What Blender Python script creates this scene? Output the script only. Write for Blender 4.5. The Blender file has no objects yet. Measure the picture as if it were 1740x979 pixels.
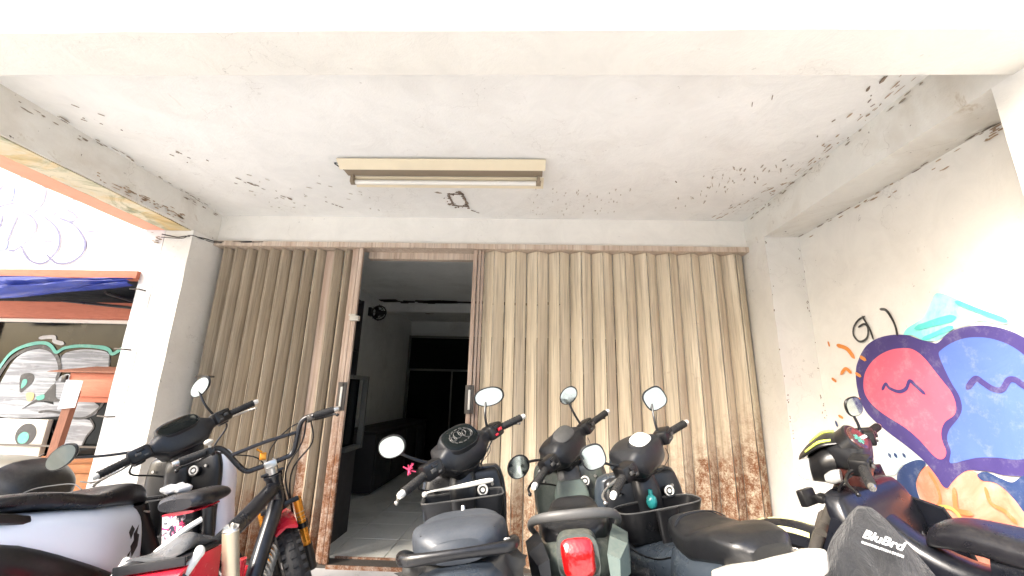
import bpy, bmesh, math, random
from mathutils import Vector, Matrix, noise
from mathutils.geometry import tessellate_polygon
random.seed(7)
R = math.radians
SC = bpy.context.scene
COL = SC.collection

# ------------------------------------------------------------------ camera
cam_data = bpy.data.cameras.new('camera')
cam_data.sensor_width = 36.0
cam_data.lens = 36.0 * 709.77 / 1740.0
cam_data.clip_start = 0.05
cam_data.clip_end = 400
cam = bpy.data.objects.new('camera', cam_data)
COL.objects.link(cam)
_p, _y, _r = 0.249, 0.0329, 0.02394
_F = Vector((-math.sin(_y) * math.cos(_p), math.cos(_y) * math.cos(_p), math.sin(_p)))
_Rt = Vector((math.cos(_y), math.sin(_y), 0))
_U = _Rt.cross(_F)
_R2 = _Rt * math.cos(_r) + _U * math.sin(_r)
_U2 = -_Rt * math.sin(_r) + _U * math.cos(_r)
_m = Matrix((_R2, _U2, -_F)).transposed().to_4x4()
_m.translation = Vector((0, 0, 1.2))
cam.matrix_world = _m
SC.camera = cam

# ------------------------------------------------------------------ light
SUN_AZ, SUN_EL = 230.0, 35.0          # azimuth clockwise from +Y
w = bpy.data.worlds.new('World')
SC.world = w
w.use_nodes = True
wn = w.node_tree.nodes
sky = wn.new('ShaderNodeTexSky')
sky.sky_type = 'NISHITA'
sky.sun_disc = False
sky.sun_elevation = R(SUN_EL)
sky.sun_rotation = R(SUN_AZ)
sky.air_density = 1.0
sky.dust_density = 4.0
sky.ozone_density = 0.6
bg = wn['Background']
bg.inputs['Strength'].default_value = 0.15
w.node_tree.links.new(sky.outputs[0], bg.inputs[0])
sun_d = bpy.data.lights.new('sun', 'SUN')
sun_d.energy = 2.2
sun_d.angle = R(24)
sun_d.color = (1.0, 0.97, 0.92)
sun = bpy.data.objects.new('sun', sun_d)
COL.objects.link(sun)
_az, _el = R(SUN_AZ), R(SUN_EL)
_d = Vector((math.sin(_az) * math.cos(_el), math.cos(_az) * math.cos(_el), math.sin(_el)))
sun.rotation_euler = _d.to_track_quat('Z', 'Y').to_euler()
sun.location = (-4, -6, 8)
SC.view_settings.view_transform = 'Standard'
SC.view_settings.look = 'None'
SC.view_settings.exposure = 2.12
SC.view_settings.gamma = 1.0
SC.render.engine = 'CYCLES'
SC.cycles.max_bounces = 10
SC.cycles.diffuse_bounces = 6

# ------------------------------------------------------------------ materials
MATS = {}

def _new(name):
    m = bpy.data.materials.new(name)
    m.use_nodes = True
    nt = m.node_tree
    b = nt.nodes['Principled BSDF']
    MATS[name] = m
    return m, nt, b

def N(nt, t, **kw):
    n = nt.nodes.new(t)
    for k, v in kw.items():
        if k in n.inputs.keys():
            n.inputs[k].default_value = v
        else:
            setattr(n, k, v)
    return n

def coords(nt, kind='Object', scale=(1, 1, 1)):
    tc = nt.nodes.new('ShaderNodeTexCoord')
    mp = nt.nodes.new('ShaderNodeMapping')
    mp.inputs['Scale'].default_value = scale
    nt.links.new(tc.outputs[kind], mp.inputs[0])
    return mp.outputs[0]

def worldpos(nt, scale=(1, 1, 1)):
    g = nt.nodes.new('ShaderNodeNewGeometry')
    mp = nt.nodes.new('ShaderNodeMapping')
    mp.inputs['Scale'].default_value = scale
    nt.links.new(g.outputs['Position'], mp.inputs[0])
    return mp.outputs[0]

def nz(nt, vec, scale, detail=4, rough=0.55, dist=0.0):
    n = N(nt, 'ShaderNodeTexNoise')
    n.inputs['Scale'].default_value = scale
    n.inputs['Detail'].default_value = detail
    n.inputs['Roughness'].default_value = rough
    n.inputs['Distortion'].default_value = dist
    nt.links.new(vec, n.inputs['Vector'])
    return n.outputs['Fac']

def ramp(nt, fac, a, b, va=0.0, vb=1.0):
    n = nt.nodes.new('ShaderNodeMapRange')
    n.inputs['From Min'].default_value = a
    n.inputs['From Max'].default_value = b
    n.inputs['To Min'].default_value = va
    n.inputs['To Max'].default_value = vb
    n.clamp = True
    nt.links.new(fac, n.inputs['Value'])
    return n.outputs[0]

def mul(nt, a, b, op='MULTIPLY'):
    n = nt.nodes.new('ShaderNodeMath')
    n.operation = op
    for i, v in enumerate((a, b)):
        if isinstance(v, (int, float)):
            n.inputs[i].default_value = v
        else:
            nt.links.new(v, n.inputs[i])
    return n.outputs[0]

def mix(nt, fac, a, b):
    n = nt.nodes.new('ShaderNodeMix')
    n.data_type = 'RGBA'
    for s, v in ((0, fac), (6, a), (7, b)):
        if isinstance(v, (int, float)):
            n.inputs[s].default_value = v
        elif isinstance(v, tuple):
            n.inputs[s].default_value = (*v[:3], 1)
        else:
            nt.links.new(v, n.inputs[s])
    return n.outputs[2]

def bump(nt, b, h, strength=0.3, dist=0.01):
    n = nt.nodes.new('ShaderNodeBump')
    n.inputs['Strength'].default_value = strength
    n.inputs['Distance'].default_value = dist
    nt.links.new(h, n.inputs['Height'])
    nt.links.new(n.outputs[0], b.inputs['Normal'])

def sepz(nt, comp='Z'):
    g = nt.nodes.new('ShaderNodeNewGeometry')
    s = nt.nodes.new('ShaderNodeSeparateXYZ')
    nt.links.new(g.outputs['Position'], s.inputs[0])
    return s.outputs[comp]

def plain(name, col, rough=0.5, metal=0.0, var=0.12, dust=0.15, scale=9.0, coat=0.0, bumpy=0.06, dustcol=(0.24, 0.22, 0.18)):
    """paint / plastic / rubber with tone variation, dust film and fine relief"""
    m, nt, b = _new(name)
    v = coords(nt)
    n1 = nz(nt, v, scale, 5, 0.6)
    n2 = nz(nt, v, scale * 7, 4, 0.7)
    dark = tuple(c * (1 - var * 2) for c in col)
    lite = tuple(min(1, c * (1 + var)) for c in col)
    c = mix(nt, n1, dark, lite)
    g = nt.nodes.new('ShaderNodeNewGeometry')
    s = nt.nodes.new('ShaderNodeSeparateXYZ')
    nt.links.new(g.outputs['Normal'], s.inputs[0])
    up = ramp(nt, s.outputs['Z'], -0.1, 1.0, 0.25, 1.0)
    d = mul(nt, mul(nt, ramp(nt, n2, 0.38, 0.78), up), dust * 0.6)
    c = mix(nt, d, c, dustcol)
    nt.links.new(c, b.inputs['Base Color'])
    nt.links.new(ramp(nt, n1, 0.25, 0.75, max(0.03, rough - 0.1), min(1, rough + 0.12)), b.inputs['Roughness'])
    b.inputs['Metallic'].default_value = metal
    b.inputs['Coat Weight'].default_value = coat
    b.inputs['Coat Roughness'].default_value = 0.12
    if bumpy:
        bump(nt, b, n2, bumpy, 0.004)
    return m

def plaster(name, col, stain=(0.45, 0.40, 0.33), amount=0.5, green=0.0, crack=0.5, rough=0.85, seed=0.0, low=None):
    m, nt, b = _new(name)
    v = worldpos(nt)
    off = nt.nodes.new('ShaderNodeVectorMath')
    off.operation = 'ADD'
    off.inputs[1].default_value = (seed, seed * 1.7, seed * 0.6)
    nt.links.new(v, off.inputs[0])
    v = off.outputs[0]
    big = nz(nt, v, 1.1, 5, 0.62, 0.6)
    mid = nz(nt, v, 5.0, 6, 0.7, 0.8)
    fine = nz(nt, v, 45, 4, 0.7)
    c = mix(nt, ramp(nt, mid, 0.3, 0.7), tuple(x * 0.90 for x in col), col)
    c = mix(nt, mul(nt, ramp(nt, big, 0.5, 0.72), 0.35 * amount), c, stain)
    sp = mul(nt, ramp(nt, mid, 0.61, 0.72), ramp(nt, big, 0.42, 0.62))
    c = mix(nt, mul(nt, sp, 0.7 * amount), c, stain)
    spec = mul(nt, ramp(nt, nz(nt, v, 28, 3, 0.6), 0.70, 0.74), ramp(nt, big, 0.4, 0.6))
    c = mix(nt, mul(nt, spec, crack), c, (0.12, 0.10, 0.08))
    if green:
        gm = mul(nt, ramp(nt, nz(nt, v, 3.0, 6, 0.75, 1.2), 0.48, 0.62), green)
        c = mix(nt, gm, c, (0.16, 0.19, 0.11))
        ym = mul(nt, ramp(nt, nz(nt, v, 2.2, 5, 0.7, 1.0), 0.50, 0.66), green * 0.8)
        c = mix(nt, ym, c, (0.55, 0.36, 0.12))
    # hairline cracks
    vo = N(nt, 'ShaderNodeTexVoronoi', feature='DISTANCE_TO_EDGE')
    vo.inputs['Scale'].default_value = 1.3
    wob = nt.nodes.new('ShaderNodeVectorMath')
    wob.operation = 'ADD'
    nn = N(nt, 'ShaderNodeTexNoise')
    nn.inputs['Scale'].default_value = 4.0
    nn.inputs['Detail'].default_value = 6
    nt.links.new(v, nn.inputs['Vector'])
    nt.links.new(v, wob.inputs[0])
    nt.links.new(nn.outputs['Color'], wob.inputs[1])
    nt.links.new(wob.outputs[0], vo.inputs['Vector'])
    ck = mul(nt, ramp(nt, vo.outputs['Distance'], 0.0, 0.006, 1.0, 0.0), ramp(nt, big, 0.47, 0.6))
    c = mix(nt, mul(nt, ck, crack * 0.6), c, (0.2, 0.17, 0.13))
    if low is not None:      # grime band near the ground
        lz = ramp(nt, mul(nt, sepz(nt), mul(nt, mid, 0.25), 'SUBTRACT'), low - 0.25, low, 1.0, 0.0)
        c = mix(nt, mul(nt, lz, 0.5), c, (0.25, 0.22, 0.18))
    nt.links.new(c, b.inputs['Base Color'])
    b.inputs['Roughness'].default_value = rough
    h = mul(nt, mid, mul(nt, fine, 0.35), 'ADD')
    bump(nt, b, h, 0.35, 0.012)
    return m

def rusty(name, col, shade, rust_top=0.75, streak=1.0, rust_gen=0.2, metal=0.0, xr=None, spot=None):
    """painted sheet steel, vertical streaks, rust rising from the floor"""
    m, nt, b = _new(name)
    v = worldpos(nt)
    vs = worldpos(nt, (22, 22, 0.9))
    vs2 = worldpos(nt, (70, 70, 2.2))
    s1 = nz(nt, vs, 1.0, 5, 0.65)
    s2 = nz(nt, vs2, 1.0, 4, 0.6)
    c = mix(nt, ramp(nt, s1, 0.3, 0.68), shade, col)
    c = mix(nt, mul(nt, ramp(nt, s2, 0.50, 0.68), 0.50 * streak), c, tuple(x * 0.45 for x in shade))
    big = nz(nt, v, 1.6, 5, 0.6, 0.5)
    c = mix(nt, mul(nt, ramp(nt, big, 0.5, 0.75), 0.22), c, tuple(x * 0.7 for x in shade))
    z = sepz(nt)
    mid = nz(nt, v, 7, 7, 0.72, 0.4)
    fine = mul(nt, mul(nt, nz(nt, v, 90, 6, 0.8), 0.45), mul(nt, nz(nt, v, 20, 6, 0.75), 0.55), 'ADD')
    zz = mul(nt, z, mul(nt, mid, 0.9), 'SUBTRACT')
    if xr:      # the sheet has rusted higher up towards the corner
        zz = mul(nt, zz, ramp(nt, sepz(nt, 'X'), xr[0], xr[1], 0.0, xr[2]), 'SUBTRACT')
    zone = ramp(nt, zz, rust_top - 0.75, rust_top - 0.35, 1.0, 0.0)
    if spot:
        dx = mul(nt, mul(nt, sepz(nt, 'X'), spot[0], 'SUBTRACT'), 1.0 / spot[2])
        dz = mul(nt, mul(nt, z, spot[1], 'SUBTRACT'), 1.0 / spot[3])
        dd = mul(nt, mul(nt, dx, dx), mul(nt, dz, dz), 'ADD')
        dd = mul(nt, dd, mul(nt, mid, 1.4), 'ADD')
        zone = mul(nt, zone, ramp(nt, dd, 1.1, 1.6, 1.0, 0.0), 'MAXIMUM')
    rmask = mul(nt, zone, ramp(nt, fine, 0.40, 0.54))
    r2 = mul(nt, ramp(nt, fine, 0.66, 0.70), rust_gen)
    r3 = mul(nt, ramp(nt, mid, 0.66, 0.70), rust_gen)
    rm = mul(nt, mul(nt, rmask, r2, 'MAXIMUM'), r3, 'MAXIMUM')
    rc = mix(nt, mid, (0.10, 0.035, 0.015), (0.30, 0.13, 0.055))
    c = mix(nt, rm, c, rc)
    nt.links.new(c, b.inputs['Base Color'])
    nt.links.new(ramp(nt, rm, 0, 1, 0.5, 0.9), b.inputs['Roughness'])
    b.inputs['Metallic'].default_value = metal
    bump(nt, b, mul(nt, s1, mul(nt, fine, 0.5), 'ADD'), 0.15, 0.005)
    return m

def wood(name, col, dark, scale=(2, 2, 2), paintwear=0.3):
    m, nt, b = _new(name)
    v = worldpos(nt, scale)
    wv = nz(nt, v, 6, 6, 0.7, 1.5)
    f = nz(nt, v, 30, 4, 0.6)
    c = mix(nt, ramp(nt, wv, 0.3, 0.7), dark, col)
    c = mix(nt, mul(nt, ramp(nt, f, 0.55, 0.75), paintwear), c, (0.2, 0.12, 0.08))
    nt.links.new(c, b.inputs['Base Color'])
    b.inputs['Roughness'].default_value = 0.7
    bump(nt, b, wv, 0.25, 0.006)
    return m

def spray(name, col, edge=None, soft=0.12, streak=False):
    m, nt, b = _new(name)
    v = worldpos(nt)
    big = nz(nt, v, 4, 5, 0.6, 0.8)
    fine = nz(nt, v, 60, 3, 0.6)
    other = edge or tuple(min(1, x * 1.5 + 0.03) for x in col)
    c = mix(nt, mul(nt, ramp(nt, big, 0.42, 0.72), 1.0 if edge else soft * 2.5), col, other)
    c = mix(nt, mul(nt, ramp(nt, nz(nt, v, 14, 6, 0.75), 0.52, 0.72), 0.16), c, (0.7, 0.7, 0.68))
    if streak:
        vs = worldpos(nt, (2.0, 2.0, 30))
        s = nz(nt, vs, 1.0, 4, 0.6, 0.8)
        c = mix(nt, ramp(nt, s, 0.45, 0.6, 0.0, 0.85), c, streak)
    nt.links.new(c, b.inputs['Base Color'])
    b.inputs['Roughness'].default_value = 0.6
    bump(nt, b, nz(nt, v, 5.0, 6, 0.7, 0.8), 0.3, 0.012)
    return m

def glass(name, col, rough=0.05, alpha=0.35):
    m, nt, b = _new(name)
    b.inputs['Base Color'].default_value = (*col, 1)
    b.inputs['Roughness'].default_value = rough
    b.inputs['Alpha'].default_value = alpha
    b.inputs['Specular IOR Level'].default_value = 0.6
    return m

WHITE = plaster('white_plaster', (0.80, 0.78, 0.72), amount=0.35, crack=0.45)
WHITEW = plaster('side_wall_plaster', (0.80, 0.785, 0.74), amount=0.5, crack=0.5, seed=3.1)
CEIL = plaster('ceiling_plaster', (0.80, 0.80, 0.77), amount=0.55, crack=0.5, seed=5.3)
BEAMP = plaster('beam_plaster', (0.74, 0.73, 0.68), (0.36, 0.28, 0.18), amount=1.25, crack=1.0, seed=8.7)
MOLD = plaster('mouldy_plaster', (0.62, 0.57, 0.42), (0.30, 0.25, 0.15), amount=0.9, green=0.9, crack=0.9, seed=2.2)
NBW = plaster('neighbour_plaster', (0.74, 0.74, 0.74), amount=0.15, crack=0.25, seed=12.0)
COLP = plaster('column_plaster', (0.78, 0.77, 0.73), amount=0.45, crack=0.5, seed=4.4, low=0.25)
INW = plaster('room_plaster', (0.78, 0.80, 0.79), (0.2, 0.2, 0.19), amount=0.7, crack=0.5, seed=9.0)
GROUND = plaster('concrete_ground', (0.60, 0.60, 0.60), (0.2, 0.19, 0.17), amount=0.9, crack=0.8, seed=1.0)
TILE = plaster('floor_tile_stone', (0.72, 0.72, 0.66), (0.20, 0.19, 0.13), amount=1.3, crack=0.8, rough=0.5, seed=6.0)
GROUT = plain('grout', (0.22, 0.21, 0.18), 0.9)
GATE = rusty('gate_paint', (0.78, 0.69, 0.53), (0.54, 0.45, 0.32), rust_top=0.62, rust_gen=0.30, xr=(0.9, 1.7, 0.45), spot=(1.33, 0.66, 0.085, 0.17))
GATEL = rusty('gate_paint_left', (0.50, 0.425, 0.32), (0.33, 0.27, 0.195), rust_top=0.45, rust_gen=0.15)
RAIL = rusty('rail_paint', (0.66, 0.57, 0.47), (0.46, 0.34, 0.25), rust_top=0.3, rust_gen=0.6)
POST = rusty('gate_post_paint', (0.60, 0.49, 0.40), (0.40, 0.28, 0.21), rust_top=0.95, rust_gen=0.6)
ORANGE = wood('orange_painted_wood', (0.50, 0.165, 0.095), (0.40, 0.115, 0.06), (1, 1, 6))
ORPL = plaster('orange_plaster', (0.72, 0.34, 0.22), (0.45, 0.2, 0.12), amount=0.6, crack=0.5, seed=7.7)
BROWNW = wood('brown_wood', (0.30, 0.12, 0.07), (0.18, 0.07, 0.04), (6, 6, 1))
PLANK = wood('bench_wood', (0.48, 0.20, 0.075), (0.26, 0.10, 0.035), (1, 1, 8))
SPAL = {
 'peach': spray('spray_peach', (0.74, 0.20, 0.12), (0.77, 0.40, 0.31)),
 'pale_blue': spray('spray_pale_blue', (0.55, 0.72, 0.78), (0.80, 0.81, 0.80)),
 'navy': spray('spray_navy', (0.02, 0.045, 0.14)),
 'teal': spray('spray_turquoise', (0.22, 0.70, 0.66), (0.74, 0.80, 0.77)),
 'teal_deep': spray('spray_turquoise_deep', (0.10, 0.55, 0.52)),
 'indigo': spray('spray_indigo', (0.050, 0.035, 0.16), soft=.12),
 'pink': spray('spray_pink', (0.62, 0.115, 0.18), soft=.10),
 'blue': spray('spray_blue', (0.085, 0.15, 0.50), soft=.10),
 'orange': spray('spray_orange', (0.68, 0.24, 0.045)),
 'black': spray('spray_black_thin', (0.03, 0.03, 0.03), (0.12, 0.12, 0.12)),
 'deep_orange': spray('spray_deep_orange', (0.75, 0.17, 0.06)),
 'olive': spray('spray_olive', (0.45, 0.36, 0.10)),
 'spray_grey': spray('spray_grey', (0.14, 0.15, 0.17), (0.20, 0.21, 0.23), streak=(0.36, 0.39, 0.42)),
 'spray_black': spray('spray_black', (0.02, 0.02, 0.022)),
 'spray_teal': spray('spray_teal', (0.07, 0.30, 0.24)),
 'spray_tan': spray('spray_tan', (0.62, 0.36, 0.14)),
 'spray_white': spray('spray_white', (0.3, 0.3, 0.3)),
 'tag_violet': spray('spray_violet', (0.10, 0.10, 0.19), soft=0.0),
 'tag_blue': spray('spray_light_blue', (0.16, 0.20, 0.50), soft=0.0),
}
BLACKP = plain('black_plastic', (0.005, 0.005, 0.006), 0.33, dust=0.10)
GREYP = plain('dark_grey_plastic', (0.009, 0.010, 0.0125), 0.36, dust=0.13)
GREYBLUE = plain('blue_grey_plastic', (0.026, 0.035, 0.047), 0.28, dust=0.14, coat=0.3)
MIDGREY = plain('mid_grey_plastic', (0.060, 0.060, 0.059), 0.45, dust=0.25)
RUBBER = plain('rubber', (0.010, 0.010, 0.011), 0.65, dust=0.2)
VINYL = plain('seat_vinyl', (0.007, 0.0075, 0.009), 0.34, dust=0.10, scale=14, bumpy=0.12)
VINYLG = plain('grey_seat_vinyl', (0.042, 0.049, 0.060), 0.45, dust=0.15, scale=14, bumpy=0.12)
VINYLB = plain('black_seat_vinyl', (0.009, 0.009, 0.012), 0.3, dust=0.15, scale=12, bumpy=0.15)
GLOSSB = plain('gloss_black_paint', (0.005, 0.006, 0.010), 0.30, dust=0.10, coat=0.25)
WPAINT = plain('white_body_paint', (0.80, 0.84, 0.90), 0.4, var=0.02, dust=0.04, coat=0.15, bumpy=0.0)
CREAM = plain('cream_paint', (0.56, 0.53, 0.46), 0.35, var=0.05, dust=0.3, coat=0.3)
GREENG = plain('grey_green_paint', (0.048, 0.060, 0.053), 0.34, var=0.25, dust=0.8, coat=0.25)
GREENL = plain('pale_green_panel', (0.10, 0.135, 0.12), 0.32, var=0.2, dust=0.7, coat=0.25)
RED = plain('red_paint', (0.62, 0.015, 0.035), 0.25, dust=0.1, coat=0.6)
SILVER = plain('silver_metal', (0.62, 0.60, 0.56), 0.3, metal=0.9, dust=0.25)
CHROME = plain('chrome', (0.80, 0.80, 0.80), 0.12, metal=1.0, var=0.02, dust=0.08, bumpy=0)
CHAMP = plain('champagne_metal', (0.55, 0.47, 0.34), 0.35, metal=0.7, dust=0.3)
GOLD = plain('orange_anodised', (0.75, 0.30, 0.03), 0.28, metal=0.6, dust=0.15)
IRON = plain('dirty_iron', (0.11, 0.10, 0.09), 0.6, metal=0.5, dust=0.5)
FADEW = plain('faded_white_plastic', (0.72, 0.70, 0.64), 0.5, var=0.06, dust=0.2)
PALEY = plain('pale_yellow_sticker', (0.70, 0.68, 0.36), 0.4, dust=0.1)
NEON = plain('neon_yellow', (0.62, 0.72, 0.10), 0.4, dust=0.1)
PAPER = plain('paper', (0.62, 0.66, 0.70), 0.8, var=0.02, dust=0.05)
CLOTH = plain('black_cloth', (0.014, 0.015, 0.018), 0.8, dust=0.08, scale=20, bumpy=0.3)
_nt = CLOTH.node_tree
_b = _nt.nodes['Principled BSDF']
bump(_nt, _b, nz(_nt, coords(_nt, 'Object', (9, 9, 3)), 1.6, 6, 0.6, 1.6), 0.9, 0.05)
_b.inputs['Sheen Weight'].default_value = 0.15
TARP = plain('blue_tarp', (0.05, 0.09, 0.50), 0.35, var=0.25, dust=0.2)
BAGG = plain('grey_plastic_bag', (0.08, 0.082, 0.085), 0.25, dust=0.2)
DGLASS = plain('dark_glass', (0.006, 0.008, 0.008), 0.10, dust=0.0, bumpy=0)
ENAMEL = plain('cream_enamel', (0.70, 0.62, 0.45), 0.4, var=0.05, dust=0.15)
TUBEW = plain('milk_glass_tube', (0.72, 0.70, 0.64), 0.2, var=0.01, dust=0.05, bumpy=0)
PVCRED = plain('red_brown_plastic', (0.07, 0.02, 0.016), 0.25, dust=0.15, coat=0.4)
TANK = plain('grey_green_metal_paint', (0.22, 0.21, 0.17), 0.35, var=0.1, dust=0.2, coat=0.4)
DARKWOOD = plain('dark_furniture', (0.03, 0.028, 0.03), 0.6)
ALU = plain('aluminium_frame', (0.12, 0.125, 0.12), 0.5, metal=0.1, dust=0.1)
PINKT = plain('pink_ribbon', (0.70, 0.05, 0.14), 0.6)
WHITEL = plain('white_print', (0.80, 0.80, 0.80), 0.6, var=0.02, dust=0.05, bumpy=0)
BLACKL = plain('black_print', (0.02, 0.02, 0.02), 0.5, var=0.02, dust=0.05, bumpy=0)
TEALB = plain('teal_bottle', (0.02, 0.20, 0.20), 0.2, dust=0.05)
LENS = glass('clear_lens', (0.75, 0.77, 0.77), 0.05, 0.35)
SMOKE = plain('smoked_lens', (0.30, 0.30, 0.29), 0.2, dust=0.2, bumpy=0)

def mirror_mat(name, col):
    m, nt, b = _new(name)
    v = coords(nt)
    n1 = nz(nt, v, 30, 3)
    nt.links.new(mix(nt, mul(nt, ramp(nt, n1, 0.45, 0.8), 0.25), col, (0.55, 0.52, 0.45)), b.inputs['Base Color'])
    b.inputs['Metallic'].default_value = 1.0
    nt.links.new(ramp(nt, n1, 0.3, 0.8, 0.03, 0.22), b.inputs['Roughness'])
    return m
MIRROR = mirror_mat('mirror_glass', (0.40, 0.45, 0.43))
MATS['dark_glass'].node_tree.nodes['Principled BSDF'].inputs['Specular IOR Level'].default_value = 0.15
BEAMW = plaster('front_beam_plaster', (0.66, 0.64, 0.58), amount=0.5, crack=0.6, seed=6.6)

def redlens():
    m, nt, b = _new('red_lens')
    v = coords(nt)
    vo = N(nt, 'ShaderNodeTexVoronoi')
    vo.inputs['Scale'].default_value = 90
    nt.links.new(v, vo.inputs['Vector'])
    c = mix(nt, ramp(nt, nz(nt, v, 14, 3), 0.35, 0.7), (0.28, 0.003, 0.004), (0.55, 0.010, 0.010))
    nt.links.new(c, b.inputs['Base Color'])
    b.inputs['Roughness'].default_value = 0.12
    b.inputs['Coat Weight'].default_value = 0.8
    bump(nt, b, vo.outputs['Distance'], 0.25, 0.004)
redlens()
REDL = MATS['red_lens']

# ------------------------------------------------------------------ mesh helpers
def V3(a): return Vector(a)

def crom(P, k=5, closed=False):
    """Catmull-Rom through tuples of any length"""
    n = len(P)
    if n < 3 and not closed:
        return [tuple(p) for p in P]
    out = []
    seg = n if closed else n - 1
    for i in range(seg):
        if closed:
            p0, p1, p2, p3 = P[(i - 1) % n], P[i], P[(i + 1) % n], P[(i + 2) % n]
        else:
            p1, p2 = P[i], P[i + 1]
            p0 = P[i - 1] if i else tuple(2 * a - b for a, b in zip(p1, p2))
            p3 = P[i + 2] if i + 2 < n else tuple(2 * b - a for a, b in zip(p1, p2))
        for j in range(k):
            t = j / k
            out.append(tuple(0.5 * ((2 * b) + (c - a) * t + (2 * a - 5 * b + 4 * c - d) * t * t + (3 * b - a - 3 * c + d) * t ** 3)
                             for a, b, c, d in zip(p0, p1, p2, p3)))
    if not closed:
        out.append(tuple(P[-1]))
    return out

class MB:
    def __init__(self):
        self.bm = bmesh.new()
        self.sharp = False

    def box(self, c, s, rot=None, bev=0.0, taper=None):
        before = set(self.bm.verts)
        r = bmesh.ops.create_cube(self.bm, size=1.0)
        vs = r['verts']
        for v in vs:
            v.co = Vector((v.co.x * s[0], v.co.y * s[1], v.co.z * s[2]))
            if taper and v.co.z > 0:
                v.co.x *= taper[0]
                v.co.y *= taper[1]
        if bev:
            es = list({e for v in vs for e in v.link_edges})
            bmesh.ops.bevel(self.bm, geom=es, offset=bev, segments=2, affect='EDGES', profile=0.5)
            vs = [v for v in self.bm.verts if v not in before]
        M = Matrix.Translation(Vector(c))
        if rot is not None:
            M = M @ (rot.to_4x4() if isinstance(rot, Matrix) else Matrix.Rotation(rot[0], 4, 'Z') if len(rot) == 1 else
                     (Matrix.Rotation(rot[2], 4, 'Z') @ Matrix.Rotation(rot[1], 4, 'Y') @ Matrix.Rotation(rot[0], 4, 'X')))
        bmesh.ops.transform(self.bm, matrix=M, verts=vs)
        return self

    def b2(self, a, b, bev=0.0):
        return self.box([(x + y) / 2 for x, y in zip(a, b)], [abs(y - x) for x, y in zip(a, b)], bev=bev)

    def loft(self, rings, cap=True, closed=False):
        bm = self.bm
        L = [[bm.verts.new(p) for p in r] for r in rings]
        n = len(L[0])
        fs = []
        for i in range(len(L) - (0 if closed else 1)):
            a, b = L[i], L[(i + 1) % len(L)]
            for j in range(n):
                k = (j + 1) % n
                try:
                    fs.append(bm.faces.new((a[j], a[k], b[k], b[j])))
                except ValueError:
                    pass
        if cap and not closed:
            for r in (L[0], L[-1]):
                try:
                    fs.append(bm.faces.new(r))
                except ValueError:
                    pass
        return self

    def tube(self, pts, r, seg=10, k=5, smooth=True, cap=True):
        P = [tuple(p) for p in pts]
        rr = r if isinstance(r, (list, tuple)) else [r] * len(P)
        Q = [p + (q,) for p, q in zip(P, rr)]
        if smooth and len(Q) > 2:
            Q = crom(Q, k)
        C = [Vector(q[:3]) for q in Q]
        rings = []
        up = None
        for i, c in enumerate(C):
            t = (C[min(i + 1, len(C) - 1)] - C[max(i - 1, 0)]).normalized()
            if up is None:
                a = Vector((0, 0, 1)) if abs(t.z) < 0.9 else Vector((1, 0, 0))
                up = (a - t * a.dot(t)).normalized()
            else:
                up = (up - t * up.dot(t)).normalized()
            sd = t.cross(up)
            rings.append([c + (up * math.cos(2 * math.pi * j / seg) + sd * math.sin(2 * math.pi * j / seg)) * Q[i][3] for j in range(seg)])
        return self.loft(rings, cap)

    def sloft(self, keys, axis='x', k=4, n=20, cap=True, raw=False):
        """keys: (x, y, z, a, b, exponent).  axis x: ring in yz; z: ring in yx; y: ring in xz"""
        K = crom([tuple(q) for q in keys], k) if not raw and len(keys) > 2 else keys
        rings = []
        for (x, y, z, a, b, e) in K:
            e = max(1.2, e)
            ring = []
            for j in range(n):
                t = 2 * math.pi * j / n
                cu, su = math.cos(t), math.sin(t)
                u = math.copysign(abs(cu) ** (2 / e), cu) * max(a, 0.001)
                q = math.copysign(abs(su) ** (2 / e), su) * max(b, 0.001)
                if axis == 'x': ring.append((x, y + u, z + q))
                elif axis == 'z': ring.append((x + q, y + u, z))
                else: ring.append((x + u, y, z + q))
            rings.append(ring)
        return self.loft(rings, cap)

    def cyl(self, a, b, r, seg=14, r2=None):
        return self.tube([a, b], [r, r if r2 is None else r2], seg=seg, smooth=False)

    def ball(self, c, s, seg=14, rot=None):
        r = bmesh.ops.create_uvsphere(self.bm, u_segments=seg, v_segments=max(6, seg // 2), radius=1.0)
        M = Matrix.Translation(Vector(c))
        if rot is not None: M = M @ rot.to_4x4()
        M = M @ Matrix.Diagonal((*([s] * 3 if isinstance(s, (int, float)) else s), 1))
        bmesh.ops.transform(self.bm, matrix=M, verts=r['verts'])
        return self

    def torus(self, c, Rr, r, axis='y', seg=40, sseg=10, flat=1.0):
        rings = []
        for i in range(seg):
            t = 2 * math.pi * i / seg
            ring = []
            for j in range(sseg):
                s = 2 * math.pi * j / sseg
                rad = Rr + r * math.cos(s)
                h = r * math.sin(s) * flat
                p = {'y': (rad * math.cos(t), h, rad * math.sin(t)), 'z': (rad * math.cos(t), rad * math.sin(t), h), 'x': (h, rad * math.cos(t), rad * math.sin(t))}[axis]
                ring.append((c[0] + p[0], c[1] + p[1], c[2] + p[2]))
            rings.append(ring)
        return self.loft(rings, closed=True)

    def plate(self, outline, thick, o, ux, uy):
        """extruded outline (2D list) on plane o, ux, uy"""
        ux, uy = Vector(ux).normalized(), Vector(uy).normalized()
        nn = ux.cross(uy)
        o = Vector(o)
        tris = tessellate_polygon([[Vector((p[0], p[1], 0)) for p in outline]])
        bm = self.bm
        A = [bm.verts.new(o + ux * p[0] + uy * p[1]) for p in outline]
        B = [bm.verts.new(o + ux * p[0] + uy * p[1] + nn * thick) for p in outline]
        for t in tris:
            try:
                bm.faces.new([B[i] for i in t])
                bm.faces.new([A[i] for i in reversed(t)])
            except ValueError:
                pass
        n = len(outline)
        for i in range(n):
            j = (i + 1) % n
            bm.faces.new((A[i], A[j], B[j], B[i]))
        return self

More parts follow.
